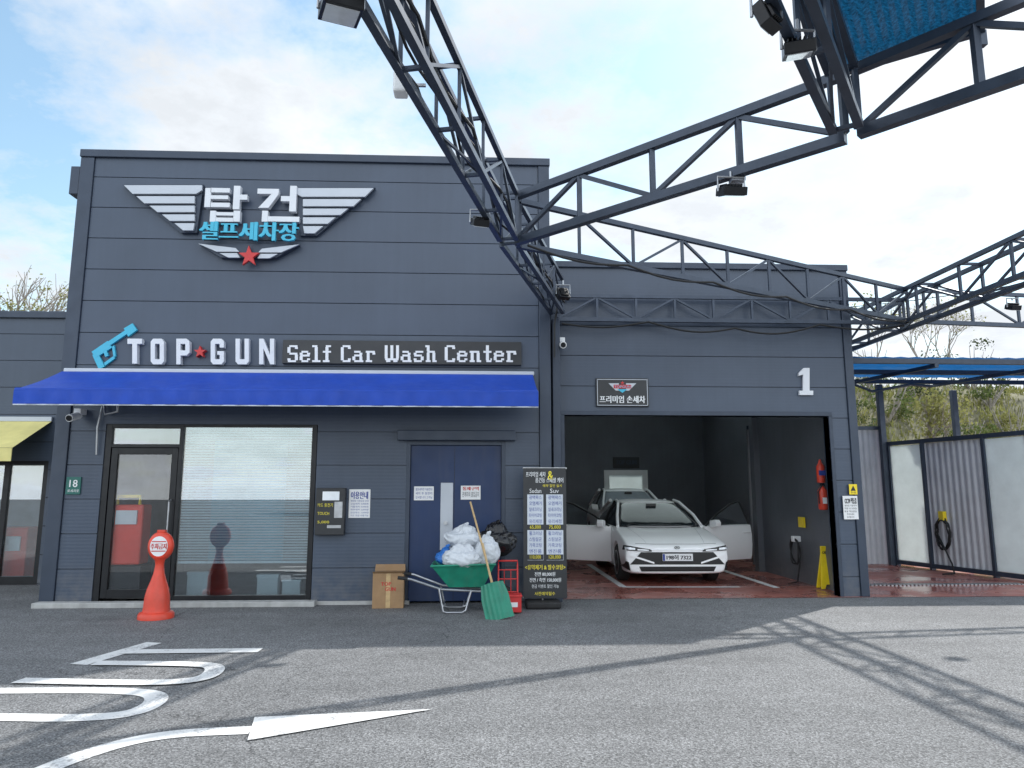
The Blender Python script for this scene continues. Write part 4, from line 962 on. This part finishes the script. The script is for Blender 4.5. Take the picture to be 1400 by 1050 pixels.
truss((2.74,4.9),(-.6,.4),ZB+.02,ZT_-.02,.18,5,.06,.03)
dv=Vector((-.59,-.807,0)); pv=Vector((.807,-.59,0))*.93
A0=Vector((2.93,5.20,5.02))
t=thing('roof_panel','blue translucent roof panel on the trusses at the upper right','roof panel',A0)
b=MB(); vs=[];fs=[]; n=24
for i in range(n+1):
    for j in range(2): p=A0+pv*i/n+dv*3.4*j; vs.append((p.x,p.y,p.z+.010*(1 if i%2 else -1)))
for i in range(n): a_=i*2; fs.append((a_,a_+1,a_+3,a_+2))
b.add(vs,fs); b.build('sheet',M['bluepanel'],t)
b=MB(); up=Vector((0,0,-.05))
for a_,c_ in ((A0,A0+pv),(A0,A0+dv*3.4),(A0+pv,A0+pv+dv*3.4),(A0+dv*1.2,A0+dv*1.2+pv),(A0+dv*2.4,A0+dv*2.4+pv)): b.bar(a_+up,c_+up,.05)
for p in (A0,A0+pv): b.bar(p+up,Vector((p.x,p.y,ZT_+.03)) ,.05)
b.build('frame',M['truss'],t)
rr=random.Random(5)
for k in range(5):
    b=MB(); pts=[]; off=rr.uniform(-.10,.10); zz=rr.choice((ZB-.05,ZB+.06,ZB+.2)); N=40
    for i in range(N+1):
        tt=i/N
        if tt<.28: p=along(T1a,J,tt/.28)
        else: p=along(J,T1end,(tt-.28)/.72)
        pts.append((p[0]+off+.03*math.sin(i*1.3+k),p[1],zz-.05*abs(math.sin(i*.55+k))-.015*math.sin(i*2.1+k*2)))
    if k==0: pts=[(1.1,10.5,3.6),(1.1,10.45,4.1)]+pts
    b.tube(pts,.012 if k%2 else .015,6)
    labs=['thick black cable running along the left truss down to the shop corner','thin black cable sagging under the left truss, leftmost strand','black cable tied inside the left truss','thin black cable looping along the right side of the left truss','black cable resting on the lower chord of the left truss']
    tag(b.build('cable',M['cable'],smooth=True),labs[k],'cable',group='cables along the left truss')
b=MB(); pts=[]
for i in range(41):
    tt=i/40; pts.append((1.25+5.5*tt,10.80,4.2-.10*abs(math.sin(tt*math.pi*4))+.05*math.sin(tt*9)))
b.tube(pts,.016,6); tag(b.build('cable',M['cable'],smooth=True),'black cable sagging below the truss on the garage front','cable')
b=MB(); pts=[]
for i in range(31):
    tt=i/30; p=along((.5,7.5),(6.7,10.7),tt); pts.append((p[0],p[1]-.04,ZB-.03-.07*abs(math.sin(tt*math.pi*5))))
b.tube(pts,.014,6); tag(b.build('cable',M['cable'],smooth=True),'black cable looped under the truss rising towards the right','cable')

def flood(u,v,z,lab,tilt=25,sz=.2,yaw=0,ztop=None):
    c=H(u,v,z); t=thing('floodlight',lab,'floodlight',c,R(yaw),'floodlights on the trusses')
    Mf=ROOT[t.name]@Matrix.Rotation(R(tilt),4,'X'); k=sz/.2
    b=MB(); b.box(-sz/2,sz/2,-.11*k,.11*k,-.035,.035,Mf)
    for i in range(6): b.box(-sz/2+.02+i*(sz-.04)/6,-sz/2+.03+i*(sz-.04)/6,-.09*k,.09*k,.036,.06,Mf)
    b.build('housing',M['black'],t,bevel=.006)
    b=MB(); b.box(-sz/2+.02,sz/2-.02,-.09*k,.09*k,-.041,-.036,Mf); b.build('lens',M['lamp'],t)
    b=MB(); b.tube([(c.x-sz/2-.015,c.y,c.z),(c.x-sz/2-.015,c.y,c.z+.13),(c.x+sz/2+.015,c.y,c.z+.13),(c.x+sz/2+.015,c.y,c.z)],.01,6); b.tube([(c.x,c.y,c.z+.13),(c.x,c.y,(ztop or c.z+.2))],.012,6); b.build('bracket',M['steel'],t)
flood(466,12,4.25,'black floodlight at the top left end of the left truss',10,.22,20)
flood(1000,262,4.12,'black floodlight hanging below the long right truss',20,.2,0,ZB)
flood(1092,68,4.25,'black floodlight on the short truss near the blue roof panel, lower one',20,.18,-20)
flood(1048,24,4.25,'black floodlight on the short truss near the blue roof panel, upper one',70,.14,40)
flood(656,304,4.25,'small black floodlight on the left side of the left truss',25,.16,15)
flood(770,402,4.35,'black floodlight clamped where the left truss meets the shop corner',60,.16,20)
flood(1385,420,4.2,'small black floodlight under the far right truss',20,.14,0,ZB)
c=H(1007,230,4.36)
b=MB(); b.box(c.x-.06,c.x+.06,c.y-.05,c.y+.05,ZB-.07,ZB+.05); tag(b.build('junction_box',M['silver'],bevel=.008),'pale junction box above the hanging floodlight on the right truss','junction box')
c=H(548,116,4.5); t=thing('loudspeaker','white wall speaker fixed to the left side of the left truss','speaker',c)
b=MB(); b.box(c.x-.05,c.x+.05,c.y-.06,c.y+.06,c.z-.08,c.z+.08); b.build('housing',M['white'],t,bevel=.015); b=MB(); b.bar(c,(c.x+.18,c.y,c.z),.02); b.build('bracket',M['steel'],t)
b=MB(); b.box(1.09,1.21,DG-.30,DG-.18,0,4.25); tag(b.build('steel_column',M['trim'],bevel=.008),'slim dark steel column between shop and garage carrying the truss','column')

# ================================================================== WASH BAYS (right)
def corrugated(mb,A,B,z0,z1,pitch=.09,dep=.022):
    A=Vector((*A,0));B=Vector((*B,0));L=(B-A).length; d=(B-A)/L; s=Vector((-d.y,d.x,0)); n=int(L/pitch*4); vs=[];fs=[]
    for i in range(n+1):
        k=i%4; off=dep if k in (1,2) else 0; p=A+d*(L*i/n)+s*off; vs+=[(p.x,p.y,z0),(p.x,p.y,z1)]
    for i in range(n): a_=i*2; fs.append((a_,a_+2,a_+3,a_+1))
    mb.add(vs,fs)
PA=Vector((P(1219,700,15.6).x,15.6,0)); PB=Vector((10.0,11.6,0))
b=MB(); corrugated(b,(5.98,15.75),(PA.x,15.75),.0,2.98,.13,.03)
t=thing('corrugated_fence','light grey corrugated metal fence at the back of the wash bay','fence',(7.5,15.75,0)); b.build('sheet',M['grout'],t)
b=MB(); b.box(5.98,PA.x,15.70,15.745,2.98,3.06); b.build('top_rail',M['truss'],t)
def onpart(u):
    lo,hi=0,1.2
    for _ in range(40):
        m_=(lo+hi)/2; p=PA+(PB-PA)*m_; c_=Vector((p.x,p.y,-CH+.8)); uu=700+FP*c_.dot(_r)/c_.dot(_f)
        if uu<u: lo=m_
        else: hi=m_
    return lo
t=thing('bay_partition','framed side partition of the wash bay with milky and corrugated panels','partition',PA)
pp=lambda s: PA+(PB-PA)*s
fm=MB(); HT=2.65
cuts=[onpart(u) for u in (1224,1271,1357,1420)]
for s in cuts: p=pp(s); fm.bar((p.x,p.y,0),(p.x,p.y,HT),.08)
a0,a1=pp(0),pp(cuts[-1]+.02)
for z in (.08,HT): fm.bar((a0.x,a0.y,z),(a1.x,a1.y,z),.085)
fm.build('frame',M['truss'],t)
for i,(s0,s1) in enumerate(((cuts[0],cuts[1]),(cuts[1],cuts[2]),(cuts[2],cuts[3]))):
    q0,q1=pp(s0+.008),pp(s1-.008)
    if i==1: m_=MB(); corrugated(m_,(q0.x,q0.y),(q1.x,q1.y),.12,HT-.05,.14,.025); m_.build('corrugated_panel',M['grout'],t)
    else:
        m_=MB(); m_.bar((q0.x,q0.y,1.36),(q1.x,q1.y,1.36),.02,2.46); m_.build('milky_panel',M['milky'],t)
q=PA; b=MB(); b.box(q.x-.13,q.x-.01,q.y-.06,q.y+.06,0,4.0); tag(b.build('steel_post',M['truss'],bevel=.008),'dark steel post at the back left of the wash bay','post')
q=P(1305,560,16.4); b=MB(); b.box(q.x-.06,q.x+.06,q.y-.06,q.y+.06,0,4.0); tag(b.build('steel_post',M['truss'],bevel=.008),'dark steel post rising behind the corrugated panel of the wash bay','post')
t=thing('bay_roof','blue translucent sheet roof over the wash bays at right','roof',(6.3,14,3.9))
b=MB(); vs=[];fs=[]; n=60
for i in range(n+1):
    x=6.15+8.8*i/n
    for j,(y,z) in enumerate(((12.6,4.06),(15.9,4.22))): vs.append((x,y,z+.007*(1 if i%2 else -1)))
for i in range(n): a_=i*2; fs.append((a_,a_+2,a_+3,a_+1))
b.add(vs,fs); b.build('sheet',M['blueroof'],t)
b=MB()
for y,z in ((12.6,3.98),(14.2,4.05),(15.9,4.12)): b.bar((6.0,y,z),(15,y,z),.09)
for x in (6.2,8.4,10.6,12.8): b.bar((x,12.55,3.90),(x,16.0,4.05),.07)
b.build('rafter',M['truss'],t)
b=MB(); q=P(1240,530,14.5)
b.tube([(7.9,14.5,3.9),(7.9,14.5,q.z+.05),(8.2,14.4,q.z-.1),(8.9,14.2,q.z+.02),(9.3,14.1,q.z-.03)],.03,8); tag(b.build('swing_boom',M['truss'],smooth=True),'dark swinging hose boom hanging below the wash bay roof','boom')
s=onpart(1294); p=pp(s)-Vector((.06,0.02,0)); t=thing('pressure_hose','black pressure washer hose looped on the wash bay partition','hose',(p.x,p.y,1))
b=MB(); pts=[]
for i in range(70):
    a_=i/69*math.pi*6; r_=.20+.02*math.sin(i*.7); pts.append((p.x-.03-.02*math.sin(i),p.y+r_*math.cos(a_),.75+r_*1.5*math.sin(a_)))
pts+=[(p.x-.1,p.y-.3,.2),(p.x-.2,p.y-.5,.03),(p.x-.5,p.y-.6,.03)]
b.tube(pts,.016,6); b.build('hose',M['cable'],t,smooth=True)
b=MB(); b.box(p.x-.05,p.x+.03,p.y-.08,p.y+.08,1.0,1.2); b.build('holder',M['yel'],t,bevel=.01)
b=MB()
for i in range(40): b.box(6.6+i*.07,6.6+i*.07+.04,12.2,12.42,.008,.02)
tag(b.build('drain_grate',M['steel']),'long steel drain grate across the red wash bay floor','drain')

# ================================================================== HILL, TREES
def sstep(t): t=min(1,max(0,t)); return t*t*(3-2*t)
def hillz(x,y):
    return 5.7*sstep((y-17.0)/11)*sstep((x-7.6)/2.5)
vs=[];fs=[]; nx,ny=90,40
for i in range(nx+1):
    for j in range(ny+1):
        x=7.55+62*(i/nx)**1.4; y=16.6+46*(j/ny)**1.3; k=sstep((y-17.3)/6)*sstep((x-7.6)/2.5)
        z=hillz(x,y)+(.5*noise.noise(Vector((x*.25,y*.25,0)))+.3*noise.noise(Vector((x*1.1,y*1.1,0))))*k
        vs.append((x,y,z-.02))
for i in range(nx):
    for j in range(ny): a_=i*(ny+1)+j; fs.append((a_,a_+ny+1,a_+ny+2,a_+1))
b=MB(); b.add(vs,fs); tag(b.build('hill',M['soil'],smooth=True),'grassy hillside behind the wash bays','hill',kind='structure')
gb=MB(); r=random.Random(3)
for _ in range(9000):
    x=r.uniform(9,24); y=r.uniform(17.5,29); z=hillz(x,y)+.05; h=r.uniform(.05,.24); a_=r.uniform(0,6.28); w=r.uniform(.02,.05)
    dx,dy=math.cos(a_)*w,math.sin(a_)*w; lx,ly=r.uniform(-.12,.12),r.uniform(-.12,.12)
    gb.add([(x-dx,y-dy,z-.1),(x+dx,y+dy,z-.1),(x+lx,y+ly,z+h)],[(0,1,2)])
tag(gb.build('grass',M['leafy']),'rough green grass on the slope behind the wash bays','grass',kind='stuff')
def leaves(mb,c,rad,n,size,r):
    cl=[(Vector((r.gauss(0,.45),r.gauss(0,.45),r.gauss(0,.4))),r.uniform(.25,.5)) for _ in range(max(6,n//60))]
    for _ in range(n):
        k,s=r.choice(cl); d=Vector((r.gauss(0,1),r.gauss(0,1),r.gauss(0,1))).normalized()*s*r.random()**.4
        p=k+d; p=Vector((p.x*rad[0],p.y*rad[1],p.z*rad[2]))+Vector(c)
        a_=Vector((r.uniform(-1,1),r.uniform(-1,1),r.uniform(-1,1))).normalized(); b_=a_.orthogonal().normalized(); b2=a_.cross(b_)
        w=size*r.uniform(.6,1.3); mb.add([p-b_*w,p+b2*w*.6,p+b_*w,p-b2*w*.6],[(0,1,2,3)])
sh=[(11.0,21.0,1.3,'leafg'),(12.2,23.5,1.4,'leafd'),(12.9,21.2,1.0,'leafy'),(14.1,24,1.5,'leafg'),(14.0,20.6,1.1,'leafd'),(15.5,22.2,1.3,'leafg'),(16.2,25.5,1.6,'leafd'),(16.6,21.5,1.0,'leafg'),(17.6,22.8,1.4,'leafy'),(18.6,25,1.6,'leafg'),(15.0,26.5,1.6,'leafg'),(19.4,27.0,1.7,'leafd')]
words=['round','spreading','loose','dense','ragged','low','broad','tall','narrow','drooping','patchy','bushy']
for i,(x,y,s,mn) in enumerate(sh):
    r=random.Random(i+40); z=hillz(x,y)
    t=thing('shrub','%s %s shrub on the hillside behind the wash bays, number %d from the left'%(words[i],{'leafg':'green','leafy':'yellow green','leafd':'dark green'}[mn],sorted(q_[0]/q_[1] for q_ in sh).index(x/y)+1),'shrub',(x,y,z),0,'shrubs on the hillside')
    b=MB(); leaves(b,(x,y,z+s*.45),(s*.8,s*.7,s*.5),700,.055,r); b.build('foliage',M[mn],t)
    b=MB()
    for k in range(9):
        a_=r.uniform(0,6.28); b.tube([(x,y,z-.1),(x+.3*s*math.cos(a_),y+.3*s*math.sin(a_),z+s*.4),(x+.55*s*math.cos(a_),y+.5*s*math.sin(a_),z+s*.95)],[.035,.022,.008],5)
    b.build('stem',M['bark'],t)
def bare_tree(x,y,z,h,seed,lab,lm=None,nl=0,spread=1.0,th=.015):
    r=random.Random(seed); t=thing('tree',lab,'tree',(x,y,z),0)
    tr=MB(); tips=[]; br=MB()
    def grow(p,d,l,rad,lev):
        pts=[p]; q_=p
        for k in range(3):
            d=(d+Vector((r.uniform(-.16,.16),r.uniform(-.16,.16),r.uniform(-.02,.14)))).normalized(); q_=q_+d*l/3; pts.append(q_)
        (tr if lev==0 else br).tube(pts,[rad,rad*.88,rad*.76,rad*.62],6 if lev<2 else 4)
        tips.append(q_)
        if lev<5:
            for k in range(3 if lev<4 else 2):
                az=r.uniform(0,6.28); tilt=r.uniform(.3,.75)*spread; o=d.orthogonal().normalized(); o.rotate(Matrix.Rotation(az,3,d))
                grow(q_ if r.random()<.7 else pts[2],(d*math.cos(tilt)+o*math.sin(tilt)),l*r.uniform(.6,.8),rad*.6,lev+1)
    grow(Vector((x,y,z-.1)),Vector((0,0,1)),h*.30,h*th,0)
    tr.build('trunk',M['bark'],t,smooth=True); br.build('branches',M['bark'],t)
    if nl:
        b=MB()
        for _ in range(nl):
            p=r.choice(tips)+Vector((r.gauss(0,.12),r.gauss(0,.12),r.gauss(0,.12))); a_=Vector((r.uniform(-1,1),r.uniform(-1,1),r.uniform(-1,1))).normalized(); b_=a_.orthogonal(); b2=a_.cross(b_); w=r.uniform(.03,.055)
            b.add([p-b_*w,p+b2*w*.6,p+b_*w,p-b2*w*.6],[(0,1,2,3)])
        b.build('crown',lm,t)
def treeat(u,vtop,Y,seed,lab,lm,nl,zb=None,sp=.75,k=1.05,th=.015):
    q=P(u,vtop,Y); z=hillz(q.x,Y) if zb is None else zb
    bare_tree(q.x,Y,z,(q.z-z)*k,seed,lab,lm,nl,sp,th)
treeat(1195,392,30,3,'pale bare branched tree rising behind the garage roof at right',M['leafy'],350,None,.85,1.05,.011)
treeat(1250,388,31,4,'bare tree just right of the pale one behind the garage roof',M['leafy'],350,None,.85,1.05,.011)
treeat(1292,400,33,12,'slim bare tree rightmost of the three behind the truss',M['leafy'],200,None,.85,1.05,.011)
treeat(1238,515,20.5,9,'small leafing tree on the slope seen through the wash bay',M['leafy'],900)
treeat(22,375,26,6,'bare grey tree behind the low building at far left',M['leafy'],150,0,.9,1.25)
treeat(60,388,25,8,'yellow leafing tree beside the bare one behind the left building',M['leafy'],3200,0,.9,1.2)
b=MB(); pts=[(9+ i*1.2,26-.2*i,8.3+.1*i-.3*math.sin(i/10*math.pi)) for i in range(14)]; b.tube(pts,.015,5); tag(b.build('power_line',M['cable']),'thin overhead power line above the trees at right','power line')

# ================================================================== ACROSS THE STREET (seen in the shop window)
t=thing('apartment_building','pale building across the street mirrored in the shop window','building',(-7.2,-24,0))
b=MB(); b.box(-9.2,-5.2,-30,-24,0,9); b.build('wall',M['pale'],t)
for i in range(3):
    for k in range(2):
        b=MB(); x=-8.7+k*2.0; z=1.6+i*2.5; b.box(x,x+1.1,-23.99,-23.95,z,z+1.2); b.build('window',M['cargl'],t)
t=thing('utility_pole','grey utility pole across the street mirrored in the shop window','pole',(-4.2,-12,0))
b=MB(); b.tube([(-4.2,-12,0),(-4.2,-12,8.5)],[.16,.1],12); b.build('pole',M['conc'],t,smooth=True)
b=MB(); b.box(-5,-3.4,-12.05,-11.95,7.6,7.7); b.box(-4.9,-3.5,-12.05,-11.95,7.0,7.1); b.build('crossarm',M['steel'],t)

# ================================================================== WORLD, SUN, CAMERA
w=bpy.data.worlds.new('World'); scene.world=w; w.use_nodes=True; nt=w.node_tree
bg=nt.nodes['Background']; tc=nn(nt,'ShaderNodeTexCoord'); vec=tc.outputs['Generated']
sky=nn(nt,'ShaderNodeTexSky'); sky.sky_type='NISHITA'; sky.sun_disc=False; sky.sun_elevation=math.atan2(1,math.hypot(.71,.61)); sky.sun_rotation=math.atan2(.71,.61); sky.air_density=1.2; sky.dust_density=.6; sky.ozone_density=1.5
sep=nn(nt,'ShaderNodeSeparateXYZ'); nt.links.new(vec,sep.inputs[0])
zz=math_(nt,'ADD',math_(nt,'MAXIMUM',sep.outputs[2],0),.22)
cx=math_(nt,'DIVIDE',sep.outputs[0],zz); cy=math_(nt,'DIVIDE',sep.outputs[1],zz)
cmb=nn(nt,'ShaderNodeCombineXYZ'); nt.links.new(cx,cmb.inputs[0]); nt.links.new(cy,cmb.inputs[1]); cmb.inputs[2].default_value=3.7
n1=noi(nt,cmb.outputs[0],1.15,9,.58)
n2=noi(nt,cmb.outputs[0],3.6,9,.62)
def lobe(v,p):
    d_=nn(nt,'ShaderNodeVectorMath',operation='DOT_PRODUCT'); nt.links.new(vec,d_.inputs[0]); d_.inputs[1].default_value=v.normalized()
    return math_(nt,'POWER',math_(nt,'MAXIMUM',d_.outputs['Value'],0),p)
raw=math_(nt,'ADD',n1,math_(nt,'MULTIPLY',math_(nt,'SUBTRACT',n2,.5),.75))
gaps=math_(nt,'MULTIPLY',lobe(ray(25,110),50),.20)
for (gu,gv,gp,gs) in ((930,95,110,.22),(330,20,160,.13),(1230,250,160,.15),(600,120,260,.12),(800,300,260,.10)):
    gaps=math_(nt,'ADD',gaps,math_(nt,'MULTIPLY',lobe(ray(gu,gv),gp),gs))
raw=math_(nt,'SUBTRACT',raw,gaps)
cov=mr(nt,raw,.36,.56,.05,1)
hz_=mr(nt,sep.outputs[2],.0,.28,.85,0)
cov=math_(nt,'MAXIMUM',cov,hz_)
glow=lobe(SUNV,8)
cov=math_(nt,'MINIMUM',math_(nt,'ADD',cov,math_(nt,'MULTIPLY',lobe(SUNV,20),.6)),1)
shade=mr(nt,n2,.36,.64,1.12,.86)
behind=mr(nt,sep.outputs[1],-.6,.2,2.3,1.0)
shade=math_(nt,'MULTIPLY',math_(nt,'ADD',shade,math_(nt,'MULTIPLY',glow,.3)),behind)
BS=.12; K=1/BS
cc=nn(nt,'ShaderNodeRGB'); cc.outputs[0].default_value=(.96*K,1.01*K,1.07*K,1)
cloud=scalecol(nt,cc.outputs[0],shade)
tint=nn(nt,'ShaderNodeVectorMath',operation='MULTIPLY'); nt.links.new(sky.outputs[0],tint.inputs[0]); tint.inputs[1].default_value=(1.12,1.20,1.08)
skyc=scalecol(nt,tint.outputs[0],mr(nt,sep.outputs[2],0,1,1.75,1.75))
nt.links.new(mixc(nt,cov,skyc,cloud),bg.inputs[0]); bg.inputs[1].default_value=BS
sl=bpy.data.lights.new('sun','SUN'); sl.energy=5.0; sl.angle=R(.9); sl.color=(1,.97,.92)
so=bpy.data.objects.new('sun',sl); col.objects.link(so); so.rotation_euler=SUNV.to_track_quat('Z','Y').to_euler(); so.location=(3,15,20)
cam=bpy.data.cameras.new('camera'); cam.sensor_width=36; cam.lens=36*FP/1400; cam.clip_end=1000; cam.clip_start=.05
co=bpy.data.objects.new('camera',cam); col.objects.link(co); co.location=(0,0,CH); co.rotation_euler=(R(90)+PIT,0,-YAW); scene.camera=co
scene.view_settings.view_transform='Standard'; scene.view_settings.look='None'; scene.view_settings.exposure=0
